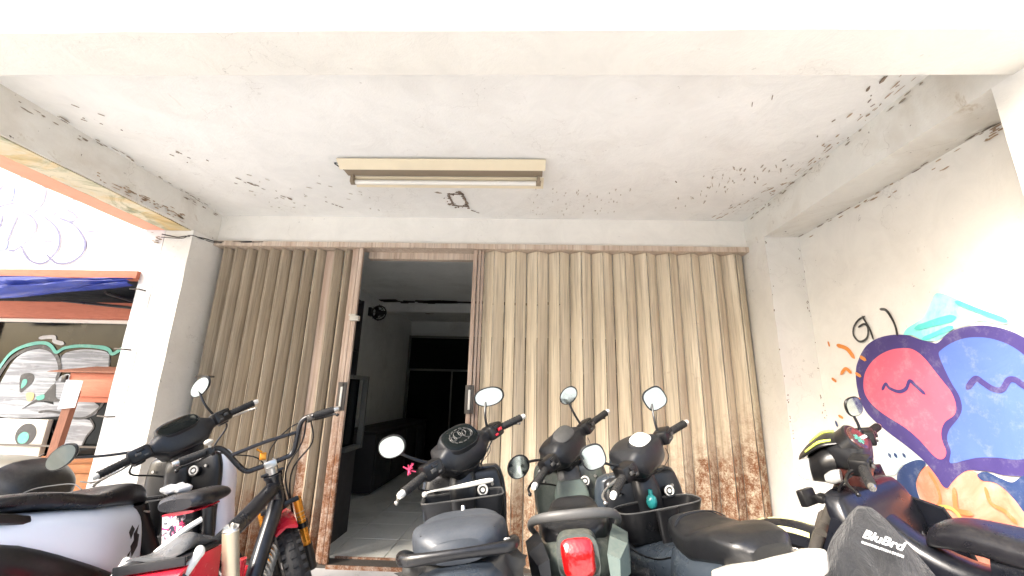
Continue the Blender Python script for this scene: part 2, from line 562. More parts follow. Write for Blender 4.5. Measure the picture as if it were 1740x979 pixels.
    def xf(self, M):
        bmesh.ops.transform(self.bm, matrix=M, verts=self.bm.verts[:])
        return self

    def jitter(self, amp, freq=6.0):
        for v in self.bm.verts:
            v.co += noise.noise_vector(v.co * freq) * amp
        return self

    def build(self, name, mat, parent=None, smooth=True, angle=40):
        me = bpy.data.meshes.new(name)
        bmesh.ops.recalc_face_normals(self.bm, faces=self.bm.faces[:])
        if smooth:
            for f in self.bm.faces: f.smooth = True
            for e in self.bm.edges:
                if len(e.link_faces) == 2 and e.calc_face_angle(0) > R(angle): e.smooth = False
        self.bm.to_mesh(me)
        self.bm.free()
        me.materials.append(mat)
        o = bpy.data.objects.new(name, me)
        COL.objects.link(o)
        if parent is not None: o.parent = parent
        return o

def thing(name, label, cat, loc=(0, 0, 0), group=None):
    o = bpy.data.objects.new(name, None)
    o.empty_display_size = 0.1
    COL.objects.link(o)
    o.location = loc
    o['label'] = label
    o['category'] = cat
    if group: o['group'] = group
    return o

def tag(o, label, cat, group=None):
    o['label'] = label
    o['category'] = cat
    if group: o['group'] = group
    return o

def struct(o):
    o['kind'] = 'structure'
    return o

def lab(o, label):
    o['label'] = label
    return o

def text_mesh(body, size, extrude=0.0008, shear=0.0):
    cu = bpy.data.curves.new('lettering', 'FONT')
    cu.body = body
    cu.size = size
    cu.extrude = extrude
    cu.shear = shear
    cu.offset = size * 0.02
    cu.align_x = 'CENTER'
    ob = bpy.data.objects.new('lettering', cu)
    COL.objects.link(ob)
    bpy.context.view_layer.update()
    dg = bpy.context.evaluated_depsgraph_get()
    me = bpy.data.meshes.new_from_object(ob.evaluated_get(dg))
    bpy.data.objects.remove(ob)
    return me

def place_text(name, body, size, mat, parent, o, ux, uy, shear=0.0, bend=None):
    me = text_mesh(body, size, shear=shear)
    ux, uy = Vector(ux).normalized(), Vector(uy).normalized()
    nn = ux.cross(uy)
    for v in me.vertices:
        c = v.co.copy()
        v.co = Vector(o) + ux * c.x + uy * c.y + nn * c.z
    me.materials.clear()
    me.materials.append(mat)
    ob = bpy.data.objects.new(name, me)
    COL.objects.link(ob)
    ob.parent = parent
    return ob

def flat_fill(name, pts, o, ux, uy, off, mat, parent, smooth=True, thick=0.0006):
    P = crom(pts, 5, closed=True) if smooth else pts
    mb = MB()
    nn = Vector(ux).cross(Vector(uy)).normalized()
    mb.plate(P, thick, Vector(o) + nn * off, ux, uy)
    return mb.build(name, mat, parent, smooth=False)

def decal(name, panel, shapes, side, mat):
    """flat print laid on a curved panel: outline points (x, z) are dropped onto its surface"""
    from mathutils.bvhtree import BVHTree
    me = panel.data
    bv = BVHTree.FromPolygons([v.co[:] for v in me.vertices], [p.vertices[:] for p in me.polygons])
    mb = MB()
    for pts in shapes:
        vs = []
        for x, z in pts:
            h = bv.ray_cast(Vector((x, side * 1.0, z)), Vector((0, -side, 0)))
            if h[0] is None: break
            vs.append(mb.bm.verts.new(h[0] + h[1] * (.0012 if h[1].y * side > 0 else -.0012)))
        else:
            for t in tessellate_polygon([[Vector((x, z, 0)) for x, z in pts]]):
                try: mb.bm.faces.new([vs[i] for i in t])
                except ValueError: pass
    return mb.build(name, mat, panel, smooth=False)

def flat_stroke(name, pts, width, o, ux, uy, off, mat, parent, taper=True):
    P = crom(pts, 6)
    ux, uy = Vector(ux), Vector(uy)
    nn = ux.cross(uy).normalized()
    o = Vector(o)
    mb = MB()
    bm = mb.bm
    n = len(P)
    L = []
    for i, p in enumerate(P):
        a, b = P[max(0, i - 1)], P[min(n - 1, i + 1)]
        t = Vector((b[0] - a[0], b[1] - a[1]))
        if t.length < 1e-9: t = Vector((1, 0))
        t.normalize()
        q = Vector((-t.y, t.x))
        wd = width / 2 * (0.9 + 0.22 * noise.noise(Vector((p[0] * 9, p[1] * 9, 0))))
        ww = wd * (0.62 if (i in (0, n - 1) and taper) else 1)
        base = o + nn * (off + 0.00003 * i)
        L.append([bm.verts.new(base + ux * (p[0] + q.x * ww) + uy * (p[1] + q.y * ww)),
                  bm.verts.new(base + ux * (p[0] - q.x * ww) + uy * (p[1] - q.y * ww))])
        if i in (0, n - 1):
            s = -1 if i == 0 else 1
            tip = bm.verts.new(base + ux * (p[0] + t.x * s * wd * 0.7) + uy * (p[1] + t.y * s * wd * 0.7))
            bm.faces.new((L[-1][0], L[-1][1], tip))
    for a, b in zip(L[:-1], L[1:]):
        bm.faces.new((a[0], a[1], b[1], b[0]))
    return mb.build(name, mat, parent, smooth=False)
WALL_FILLS=[('halo','pale_blue',0,[(2.617,1.003),(2.503,0.993),(2.379,0.931),(2.323,0.902),(2.373,0.913),(2.482,0.878),(2.544,0.819),(2.621,0.816),(2.626,0.908)]),('flame_shape','peach',0,[(2.66,0.648),(2.547,0.756),(2.467,0.748),(2.423,0.703),(2.399,0.69),(2.42,0.758),(2.415,0.805),(2.373,0.867),(2.324,0.898),(2.282,0.865),(2.252,0.805),(2.203,0.878),(2.133,0.911),(2.077,0.9),(2.028,0.877),(1.981,0.856),(1.955,0.818),(1.893,0.797),(1.881,0.691),(1.975,0.457),(2.211,0.375),(2.403,0.314),(2.506,0.307),(2.575,0.388),(2.645,0.496)]),('leaf_shape','navy',2,[(2.517,0.834),(2.457,0.887),(2.371,0.921),(2.338,0.905),(2.386,0.856),(2.42,0.794),(2.416,0.731),(2.405,0.689),(2.425,0.693),(2.46,0.731),(2.511,0.758),(2.535,0.782)]),('leaf_shape','navy',2,[(2.09,0.898),(2.049,0.916),(1.993,0.899),(1.951,0.892),(1.911,0.921),(1.859,0.937),(1.859,0.86),(1.914,0.763),(1.96,0.824),(1.994,0.861),(2.028,0.877),(2.075,0.876)]),('scribble_patch','teal',0,[(2.315,1.56),(2.285,1.592),(2.223,1.615),(2.177,1.638),(2.123,1.702),(2.089,1.738),(2.044,1.721),(1.985,1.678),(1.894,1.613),(1.827,1.568),(1.806,1.549),(1.821,1.539),(1.869,1.551),(1.925,1.57),(1.969,1.56),(2.037,1.554),(2.103,1.523),(2.144,1.508),(2.206,1.518),(2.266,1.553)]),('heart_outline','indigo',1,[(2.693,1.371),(2.661,1.442),(2.586,1.522),(2.497,1.561),(2.396,1.571),(2.293,1.557),(2.23,1.527),(2.17,1.504),(2.134,1.497),(2.076,1.534),(2.015,1.551),(1.939,1.552),(1.873,1.537),(1.814,1.509),(1.763,1.467),(1.715,1.399),(1.665,1.296),(1.674,1.174),(1.739,1.049),(1.842,0.939),(1.91,0.922),(1.984,0.914),(2.04,0.919),(2.124,0.91),(2.174,0.881),(2.218,0.842),(2.248,0.811),(2.271,0.815),(2.297,0.86),(2.347,0.92),(2.43,0.98),(2.536,1.044),(2.636,1.117),(2.683,1.184),(2.701,1.269)]),('pink_heart','pink',2,[(2.648,1.297),(2.622,1.367),(2.564,1.427),(2.485,1.47),(2.399,1.491),(2.309,1.489),(2.258,1.468),(2.215,1.421),(2.179,1.358),(2.144,1.299),(2.12,1.253),(2.114,1.198),(2.132,1.154),(2.187,1.117),(2.216,1.071),(2.221,1.026),(2.213,0.982),(2.226,0.953),(2.254,0.939),(2.287,0.956),(2.349,1.024),(2.421,1.078),(2.531,1.135),(2.603,1.186),(2.643,1.241)]),('blue_heart','blue',2,[(2.141,1.438),(2.124,1.46),(2.064,1.488),(1.993,1.502),(1.922,1.495),(1.868,1.475),(1.821,1.444),(1.781,1.396),(1.737,1.307),(1.738,1.207),(1.768,1.116),(1.817,1.04),(1.894,0.989),(1.986,0.983),(2.067,0.972),(2.136,0.95),(2.185,0.932),(2.207,0.934),(2.189,0.985),(2.194,1.039),(2.171,1.085),(2.112,1.144),(2.088,1.188),(2.088,1.242),(2.109,1.298),(2.128,1.367)])]
WALL_STROKES=[('eye_stroke','indigo',3,0.0208,[(2.514,1.275),(2.482,1.307),(2.464,1.283),(2.407,1.263),(2.359,1.279),(2.328,1.318),(2.299,1.293),(2.258,1.251)]),('eye_stroke','indigo',3,0.0288,[(2.042,1.275),(1.995,1.317),(1.969,1.3),(1.936,1.273),(1.899,1.268),(1.863,1.307),(1.836,1.306),(1.822,1.291),(1.788,1.262)]),('orange_dash','orange',1,0.0288,[(2.805,1.561),(2.729,1.53),(2.683,1.47)]),('orange_dash','orange',1,0.0256,[(2.816,1.376),(2.768,1.407),(2.728,1.38)]),('orange_dash','orange',1,0.0256,[(2.883,1.59),(2.877,1.566)]),('orange_dash','orange',1,0.032,[(2.899,1.349),(2.872,1.332)]),('orange_dash','orange',3,0.032,[(2.817,1.152),(2.786,1.196),(2.693,1.222)]),('orange_dash','orange',1,0.032,[(2.892,1.113),(2.865,1.103)]),('orange_dot','orange',3,0.0384,[(2.623,1.468),(2.597,1.451)]),('orange_dot','orange',3,0.0384,[(2.683,1.373),(2.656,1.357)]),('black_loop','black',1,0.0144,[(2.543,1.705),(2.593,1.692),(2.64,1.655),(2.652,1.604),(2.614,1.562),(2.555,1.576),(2.534,1.631),(2.554,1.66),(2.603,1.649)]),('black_loop','black',1,0.0144,[(2.561,1.709),(2.525,1.629),(2.511,1.563)]),('black_loop','black',1,0.016,[(2.425,1.726),(2.387,1.711),(2.36,1.658),(2.348,1.609),(2.348,1.565)]),('teal_stroke','teal_deep',3,0.0224,[(1.997,1.674),(1.913,1.617),(1.813,1.552)]),('teal_stroke','teal_deep',1,0.0352,[(2.231,1.584),(2.122,1.597),(2.025,1.604)]),('teal_stroke','teal_deep',1,0.0256,[(2.204,1.524),(2.123,1.543),(2.046,1.561)]),('navy_dot','navy',1,0.0312,[(2.552,0.922),(2.547,0.913)]),('navy_dot','navy',1,0.0312,[(2.513,0.928),(2.507,0.918)]),('navy_dot','navy',1,0.0312,[(2.458,0.935),(2.452,0.926)]),('navy_dot','navy',1,0.0312,[(2.929,1.074),(2.922,1.05)]),('orange_line','deep_orange',1,0.0182,[(2.326,0.866),(2.297,0.801),(2.304,0.73),(2.376,0.678),(2.411,0.705)]),('orange_line','deep_orange',1,0.0182,[(2.481,0.689),(2.452,0.623),(2.454,0.569),(2.506,0.536)]),('orange_line','deep_orange',3,0.026,[(2.209,0.814),(2.22,0.749),(2.214,0.718),(2.149,0.722)]),('olive_line','olive',3,0.0182,[(2.307,0.716),(2.249,0.722),(2.211,0.694),(2.198,0.637)]),('orange_line','deep_orange',1,0.0208,[(2.066,0.847),(2.057,0.787),(2.009,0.768),(1.975,0.733)]),('orange_line','deep_orange',1,0.0286,[(2.604,0.671),(2.534,0.658),(2.504,0.591)]),('pink_smudge','pink',1,0.0338,[(3.405,0.979),(3.386,0.943)]),('orange_smudge','peach',1,0.052,[(3.384,0.991),(3.378,0.957)])]
TAG_STROKES=[[(-4.338,2.732),(-4.328,2.756),(-4.311,2.768),(-4.28,2.756),(-4.255,2.733),(-4.236,2.687),(-4.197,2.624)],[(-4.225,2.789),(-4.213,2.831),(-4.176,2.853),(-4.124,2.857),(-4.068,2.846),(-4.014,2.814),(-3.963,2.763),(-3.938,2.708),(-3.932,2.636),(-3.959,2.554),(-4.004,2.509)],[(-4.287,2.582),(-4.242,2.601),(-4.176,2.613),(-4.125,2.615),(-4.083,2.607)],[(-4.082,2.535),(-4.034,2.522),(-3.97,2.483),(-3.933,2.439),(-3.919,2.386),(-3.929,2.325),(-3.976,2.26)],[(-4.236,2.506),(-4.226,2.453),(-4.221,2.4)],[(-4.104,2.499),(-4.112,2.419),(-4.115,2.349),(-4.12,2.288)],[(-4.086,2.211),(-4.043,2.208),(-4.008,2.229),(-3.992,2.247)],[(-3.992,2.247),(-3.941,2.179),(-3.874,2.125),(-3.8,2.104),(-3.754,2.114),(-3.724,2.14)],[(-3.675,2.67),(-3.698,2.602),(-3.71,2.561),(-3.653,2.535),(-3.613,2.5),(-3.617,2.469),(-3.657,2.462)],[(-3.788,2.527),(-3.837,2.521),(-3.871,2.506),(-3.865,2.488),(-3.818,2.458),(-3.762,2.414),(-3.714,2.354),(-3.687,2.285),(-3.685,2.217),(-3.715,2.149)],[(-3.749,2.485),(-3.665,2.459),(-3.582,2.408),(-3.509,2.33),(-3.469,2.262),(-3.476,2.186),(-3.527,2.13),(-3.594,2.107),(-3.662,2.111),(-3.712,2.14),(-3.757,2.177)],[(-3.488,2.374),(-3.397,2.38)],[(-3.914,2.278),(-3.749,2.289)]]
TAG_FILLS=[[(-4.255,2.733),(-4.232,2.77),(-4.225,2.789),(-4.203,2.706),(-4.196,2.633),(-4.222,2.66)],[(-4.176,2.253),(-4.137,2.288),(-4.116,2.288),(-4.104,2.228),(-4.158,2.202)],[(-3.503,2.322),(-3.472,2.288),(-3.46,2.245),(-3.48,2.228)]]
WINDOW_FILLS=[('grey_letter','spray_grey',0,[(-4.312,0.928),(-4.373,1.107),(-4.351,1.258),(-4.315,1.37),(-4.249,1.442),(-4.142,1.48),(-4.05,1.468),(-3.961,1.42),(-3.907,1.337),(-3.889,1.254),(-3.911,1.158),(-3.962,1.089),(-4.035,1.047),(-3.949,1.049),(-3.841,1.025),(-3.791,1.0),(-3.787,0.94)]),('grey_letter','spray_grey',0,[(-3.899,1.435),(-3.758,1.481),(-3.58,1.477),(-3.497,1.444),(-3.471,1.346),(-3.572,1.344),(-3.713,1.327),(-3.882,1.303)]),('grey_letter','spray_grey',0,[(-3.888,1.131),(-3.888,1.227),(-3.842,1.269),(-3.784,1.27),(-3.713,1.176),(-3.522,1.059),(-3.469,1.021),(-3.493,0.954),(-3.612,0.925),(-3.718,0.949),(-3.829,0.986)]),('grey_letter','spray_grey',0,[(-3.773,0.895),(-3.654,0.924),(-3.51,0.914),(-3.471,0.85),(-3.522,0.759),(-3.539,0.721),(-3.747,0.715),(-3.76,0.804)]),('black_hole','spray_black',1,[(-4.205,1.261),(-4.138,1.279),(-4.094,1.257),(-4.086,1.209),(-4.127,1.153),(-4.166,1.118),(-4.198,1.192)]),('teal_spot','spray_teal',2,[(-4.177,1.22),(-4.142,1.224),(-4.137,1.187),(-4.17,1.152)]),('black_hole','spray_black',1,[(-4.116,0.985),(-4.037,1.054),(-3.966,1.103),(-3.894,1.199),(-3.854,1.092),(-3.796,1.066),(-3.849,1.052),(-3.966,1.056),(-4.055,1.02)]),('teal_spot','spray_teal',2,[(-4.019,1.088),(-3.961,1.109),(-3.95,1.076),(-3.996,1.062)]),('tan_spot','spray_tan',2,[(-4.114,1.113),(-4.05,1.117),(-4.041,1.067),(-4.08,1.053)])]
WINDOW_STROKES=[('teal_stroke','spray_teal',2,0.0312,[(-4.424,1.256),(-4.414,1.312),(-4.398,1.354),(-4.363,1.426),(-4.293,1.484),(-4.185,1.522),(-4.084,1.531),(-4.016,1.504),(-3.957,1.455),(-3.894,1.492),(-3.766,1.512),(-3.588,1.505),(-3.509,1.486),(-3.463,1.451),(-3.388,1.502)]),('black_stroke','spray_black',1,0.0312,[(-4.41,1.215),(-4.374,1.327),(-4.326,1.405),(-4.241,1.464),(-4.133,1.499),(-4.039,1.482),(-3.946,1.42),(-3.888,1.323),(-3.888,1.227)]),('black_stroke','spray_black',1,0.017,[(-3.914,1.435),(-3.884,1.31)]),('black_stroke','spray_black',1,0.0142,[(-3.494,1.458),(-3.467,1.332)]),('black_stroke','spray_black',1,0.0199,[(-3.96,0.969),(-3.884,0.978),(-3.781,0.967),(-3.656,0.93),(-3.546,0.94),(-3.465,1.008),(-3.437,1.061)]),('black_stroke','spray_black',1,0.0142,[(-3.82,0.907),(-3.803,0.829),(-3.739,0.779)]),('black_stroke','spray_black',1,0.0142,[(-3.514,0.927),(-3.468,0.864),(-3.505,0.798),(-3.525,0.721)]),('white_smudge','spray_white',1,0.0369,[(-4.142,1.573),(-4.025,1.583),(-4.0,1.547),(-3.919,1.527)])]
# ================================================================== the place
YS, YC = 3.28, 3.02                  # gate plane, front of the rear columns
XL, XR, XW = -2.628, 1.802, 2.06
ZC, ZB, ZT = 2.639, 2.396, 2.352

g = MB()
g.b2((-60, -60, -0.3), (60, 60, 0.0))
struct(g.build('ground', GROUND, smooth=False))

def grid_slab(a, b, n, jit, mat, name, parent, freq=5.0):
    """a box whose faces are cut finely and made slightly uneven, like hand-laid plaster"""
    mb = MB()
    mb.b2(a, b)
    for it in range(n):
        es = [e for e in mb.bm.edges if e.calc_length() > 0.14]
        if not es: break
        bmesh.ops.subdivide_edges(mb.bm, edges=es, cuts=1, use_grid_fill=True)
    for v in mb.bm.verts:
        v.co += noise.noise_vector(v.co * freq) * jit
    return mb.build(name, mat, parent, smooth=True, angle=30)

shop = thing('shop_building', 'cream plastered shop building with open porch and folding metal gates', 'building', (0, YS, 0))
def P_(o):          # parts are modelled in world coordinates
    o.matrix_parent_inverse = Matrix.Translation(-Vector(o.parent.location))
    return o
def part(name, mat, a, b, parent=shop, jit=0.0, bev=0.0, n=6, **k):
    if jit:
        return P_(grid_slab(a, b, n, jit, mat, name, parent, **k))
    m = MB(); m.b2(a, b, bev)
    return P_(m.build(name, mat, parent, smooth=bool(bev)))

part('front_beam', BEAMW, (-6.5, 1.157, ZB), (6, 1.361, 3.7), jit=0.004)
part('ceiling', CEIL, (XL - 0.05, 1.365, ZC), (XR + 0.05, YS + 0.2, ZC + 0.1), jit=0.004)
lab(part('side_beam', BEAMP, (XL - 0.222, 1.365, ZB + 0.002), (XL, YS, ZC + 0.05), jit=0.004), 'stained ceiling beam on the left')
lab(part('side_beam', BEAMP, (XR, 1.365, ZB + 0.002), (XW, YS, ZC + 0.05), jit=0.004), 'ceiling beam above the painted wall')
lab(part('soffit', MOLD, (XL - 0.218, 1.37, ZB - 0.006), (XL - 0.012, YC - 0.01, ZB + 0.001), jit=0.002), 'mouldy peeling underside of the left beam')
part('lintel', WHITE, (XL - 0.01, YS, 2.40), (XR + 0.01, YS + 0.18, ZC + 0.03), jit=0.003)
COLO = []
for x0, x1, y0, y1, l in ((XL - 0.222, XL, YC, 3.5, 'rear column left of the gates'), (XR, XW, YC, 3.5, 'rear column right of the gates'),
                       (XR, XW + 0.1, 1.163, 1.436, 'front column at the right'), (XL - 0.222, XL, 1.163, 1.436, 'front column at the left')):
    lab(part('column', COLP, (x0, y0, -0.05), (x1, y1, ZB + 0.004), jit=0.0035), l)
side_wall = part('side_wall', WHITEW, (XW, 1.16, -0.05), (XW + 0.15, 3.5, 3.0), jit=0.003)
part('added_sky_slab', WHITE, (-2.9, 1.4, ZC + 0.12), (2.3, 9.0, 3.6))  # unseen slab added over porch and room to block the sky

# ---- graffiti on the side wall: flat spray paint
GO, GUX, GUY = Vector((XW - 0.0045, 0, 0)), Vector((0, -1, 0)), Vector((0, 0, 1))
def wallpt(l): return [(-a, b) for a, b in l]
gl = {'peach': 0, 'pale_blue': 0}
for i, (nm, m, l, pts) in enumerate(WALL_FILLS):
    P_(lab(flat_fill(nm, wallpt(pts), GO, GUX, GUY, 0.001 + l * 0.0016 + i * 0.0001, SPAL[m], side_wall), nm.replace('_', ' ') + ' of spray paint')) if False else None
    o = flat_fill(nm, wallpt(pts), GO, GUX, GUY, 0.0012 + l * 0.0014 + i * 0.0001, SPAL[m], side_wall)
for i, (nm, m, l, wd, pts) in enumerate(WALL_STROKES):
    flat_stroke(nm, wallpt(pts), wd, GO, GUX, GUY, 0.0025 + l * 0.0014 + i * 0.00012, SPAL[m], side_wall)

# ---- ceiling damage: peeled square round an old lamp box, loose paint chips
def chips(name, spots, mat, z, parent):
    mb = MB()
    for (x, y, sx, sy, a) in spots:
        if not (-0.72 < x < -0.38): sx, sy = sx * .55, sy * .55
        n = 11
        ol = []
        for k in range(n):
            t = 2 * math.pi * k / n
            rr = 0.55 + 0.75 * random.random()
            px, py = math.cos(t) * sx * rr, math.sin(t) * sy * rr
            ol.append((px * math.cos(a) - py * math.sin(a), px * math.sin(a) + py * math.cos(a)))
        mb.plate(ol, 0.003, (x, y, z), (1, 0, 0), (0, 1, 0))
    return P_(mb.build(name, mat, parent, smooth=False))
SCAR = plain('bare_cement', (0.26, 0.20, 0.15), 0.9, var=0.3, scale=40)
SCARL = plain('flaked_paint', (0.52, 0.46, 0.38), 0.9, var=0.3, scale=40)
sp = []
for k in range(9):
    f = k / 8
    sp += [(-0.575 + 0.10 * f, 2.83, 0.009, 0.006 + 0.006 * random.random(), 0.2), (-0.585 + 0.11 * f, 3.02 + 0.02 * f, 0.010, 0.006, 0.1)]
    sp += [(-0.585 + 0.01 * f, 2.83 + 0.19 * f, 0.008, 0.014, 0.0), (-0.48 + 0.015 * f, 2.82 + 0.21 * f, 0.009 + 0.006 * random.random(), 0.014, 0.0)]
sp += [(-0.495, 2.80, 0.02, 0.016, 0.4), (-0.60, 3.0, 0.014, 0.02, 0.9), (-0.462, 3.07, 0.012, 0.012, 0), (-0.43, 3.12, 0.02, 0.005, .6), (-0.40, 3.15, 0.012, 0.003, .5)]
for k in range(26):
    a_ = random.random() * 6.28
    sp.append((-0.535 + .075 * math.cos(a_) + random.gauss(0, .012), 2.925 + .12 * math.sin(a_) + random.gauss(0, .016), random.uniform(.003, .014), random.uniform(.003, .010), random.random() * 3))
sp += [(-0.74, 2.70, 0.014, 0.006, 0), (-0.66, 2.80, 0.010, 0.005, 0)]
for k in range(9):     # black line of loose paint along the left
    f = random.random()
    sp.append((-2.05 + 0.22 * f, 2.62 + 0.32 * f + random.uniform(-.02, .02), 0.035, 0.006, 0.95))
for k in range(8):
    f = random.random()
    sp.append((-1.60 + 0.12 * f, 2.95 + 0.14 * f, 0.016, 0.006, 0.9))
for k in range(18):
    f = random.random()
    sp.append((-2.55 + 0.6 * f + random.uniform(-.05, .16), 1.75 + 1.2 * f, random.uniform(.006, .026), random.uniform(.002, .005), 0.9 + random.uniform(-.3, .3)))
for k in range(12):
    f = random.random()
    sp.append((1.74 - 0.1 * f + random.uniform(-.12, .03), 1.62 + 1.4 * f, random.uniform(.006, .026), random.uniform(.002, .005), 1.6 + random.uniform(-.4, .3)))
sp += [(1.55, 2.62, .03, .006, .9), (1.02, 2.62, .03, .006, .9), (1.62, 1.66, .05, .012, 1.3), (1.60, 1.72, .03, .01, 1.2), (1.19, 1.78, .03, .004, 1.2), (1.12, 1.83, .03, .003, 1.2)]
pc = chips('paint_scar', sp, SCAR, ZC - 0.0075, shop)
pc['kind'] = 'stuff'
sp = [(-0.67 + .05 * random.random(), 2.81, .03, .012, .3)]
for k in range(46):
    sp.append((random.uniform(0.05, 0.75), random.uniform(2.72, 3.18), random.uniform(.003, .007), random.uniform(.012, .035), random.uniform(-.2, .2)))
for k in range(40):
    f = random.random()
    sp.append((1.35 + 0.35 * f - random.uniform(0, .3), 2.3 + 0.8 * (1 - f) * random.random() + .1, random.uniform(.01, .05), random.uniform(.003, .010), 1.2 + random.uniform(-.3, .3)))
for k in range(30):
    sp.append((random.uniform(-2.2, -1.2), random.uniform(2.5, 3.2), random.uniform(.005, .03), random.uniform(.002, .006), 0.8 + random.uniform(-.4, .4)))
pc = chips('flaking_paint', sp, SCARL, ZC - 0.0065, shop)
pc['kind'] = 'stuff'
# chips down the corner of the right rear column
mb = MB()
for k in range(44):
    z = random.uniform(0.9, 2.38)
    side = random.random() < 0.5
    s_ = random.uniform(.002, .006)
    if side: mb.box((XR + random.uniform(0.0, .02), YC - 0.001, z), (s_, .004, s_ * random.uniform(1, 3)), rot=(0, random.uniform(-.5, .5), 0))
    else: mb.box((XW + 0.002 - random.random() * .03, YC - 0.001, z), (s_ * .7, .004, s_ * random.uniform(1, 4)), rot=(0, random.uniform(-.5, .5), 0))
o = P_(mb.build('paint_scar', SCAR, shop, smooth=False)); o['kind'] = 'stuff'

GRIME = plain('black_mould', (0.32, 0.27, 0.21), 0.95, var=0.3, scale=30)
BROWNG = plain('brown_stain', (0.45, 0.33, 0.22), 0.95, var=0.35, scale=20)
def smear(name, path, n, w, mat, nn, off=.0022):
    # ragged blotches following a line on a flat face (nn: face normal)
    nn = Vector(nn); mb = MB()
    for k in range(n):
        f = random.random() ** .9
        i = f * (len(path) - 1); a = Vector(path[int(i)]); b = Vector(path[min(len(path) - 1, int(i) + 1)])
        t = (b - a).normalized() if (b - a).length else Vector((0, 1, 0))
        q = nn.cross(t)
        c = a.lerp(b, i - int(i)) + q * random.gauss(0, w) + nn * off
        L, Wd = random.uniform(.004, .035), random.uniform(.0015, .006)
        ol = [(math.cos(u * .7) * L * random.uniform(.5, 1.1), math.sin(u * .7) * Wd * random.uniform(.5, 1.3)) for u in range(9)]
        mb.plate(ol, .001, c, t, q)
    o = P_(mb.build(name, mat, shop, smooth=False)); o['kind'] = 'stuff'
smear('mould_line', [(XL + .03, 1.5, ZC - .006), (XL + .03, 3.2, ZC - .006)], 34, .012, GRIME, (0, 0, -1))
smear('mould_line', [(XL + .006, 1.45, 2.60), (XL + .006, 2.3, 2.60), (XL + .006, 3.2, 2.61)], 24, .012, GRIME, (1, 0, 0))
smear('brown_stain', [(XL + .006, 2.2, 2.43), (XL + .006, 2.9, 2.45)], 60, .016, BROWNG, (1, 0, 0))
smear('brown_stain', [(XR - .08, 1.6, ZC - .006), (XR - .05, 2.6, ZC - .006), (XR - .25, 3.2, ZC - .006)], 60, .030, BROWNG, (0, 0, -1), .002)
smear('mould_line', [(XR - .006, 1.5, 2.62), (XR - .006, 3.2, 2.62)], 30, .008, GRIME, (-1, 0, 0))
smear('mould_line', [(XW - .02, 1.5, ZB - .002), (XW - .02, 3.0, ZB - .002)], 30, .006, GRIME, (0, 0, -1))
smear('brown_stain', [(XW - .006, 1.5, 2.36), (XW - .006, 2.9, 2.37)], 30, .02, BROWNG, (-1, 0, 0))
smear('mould_line', [(-3.0, YC - .006, 2.33), (-2.88, YC - .006, 2.30)], 14, .02, GRIME, (0, -1, 0))
# ---- the fluorescent lamp
BRASSY = plain('aged_holder_gap_shade', (0.25, 0.20, 0.14), 0.6)
lamp = thing('fluorescent_lamp', 'long cream fluorescent batten lamp with one white tube on the porch ceiling', 'ceiling lamp', (-0.55, 2.45, ZC))
def lp(o): return P_(o)
m = MB(); m.b2((-1.20, 2.40, ZC - 0.045), (0.10, 2.50, ZC - 0.004), 0.004); lp(m.build('housing', BRASSY, lamp))  # shade of the gap between the reflectors put into the housing colour
m = MB()
m.loft([[(x, 2.33, ZC - 0.022), (x, 2.395, ZC - 0.058), (x, 2.395, ZC - 0.052), (x, 2.33, ZC - 0.016)] for x in (-1.21, 0.115)]); lp(m.build('reflector', ENAMEL, lamp, smooth=False))
m = MB()
m.loft([[(x, 2.59, ZC - 0.080), (x, 2.505, ZC - 0.05), (x, 2.505, ZC - 0.044), (x, 2.59, ZC - 0.074)] for x in (-1.17, 0.11)]); lp(m.build('reflector', ENAMEL, lamp, smooth=False))
m = MB(); m.cyl((-1.15, 2.515, ZC - 0.082), (0.06, 2.515, ZC - 0.082), 0.0165, 16); lp(m.build('lamp_tube', TUBEW, lamp))
for x in (-1.165, 0.075):
    m = MB(); m.box((x, 2.50, ZC - 0.07), (0.022, 0.045, 0.06), bev=0.004); m.cyl((x - .016, 2.515, ZC - 0.082), (x + .016, 2.515, ZC - 0.082), 0.018, 12); lp(m.build('tube_holder', BRASSY, lamp))
m = MB(); m.tube([(-1.22, 2.40, ZC - 0.01), (-1.24, 2.38, ZC - 0.02), (-1.225, 2.36, ZC - 0.04), (-1.19, 2.41, ZC - 0.05)], 0.004, 6); lp(m.build('wire', BLACKP, lamp))

# ---- folding gates
def slat_mesh(wid, h):
    u = [0, .010, .014, .046, .052, .058, .090, .094, .103]
    q = [0, 0, .0030, .0034, .0022, .0034, .0030, 0, 0]
    u = [x * wid / .103 for x in u]
    t = .0018
    bm = bmesh.new()
    rows = []
    for z in (0, h):
        rows.append([bm.verts.new((a, -b, z)) for a, b in zip(u, q)] + [bm.verts.new((a, -b + t, z)) for a, b in reversed(list(zip(u, q)))])
    n = len(rows[0])
    for i in range(n):
        j = (i + 1) % n
        bm.faces.new((rows[0][i], rows[0][j], rows[1][j], rows[1][i]))
    bm.faces.new(rows[1]); bm.faces.new(list(reversed(rows[0])))
    bmesh.ops.recalc_face_normals(bm, faces=bm.faces[:])
    me = bpy.data.meshes.new('slat'); bm.to_mesh(me); bm.free()
    return me

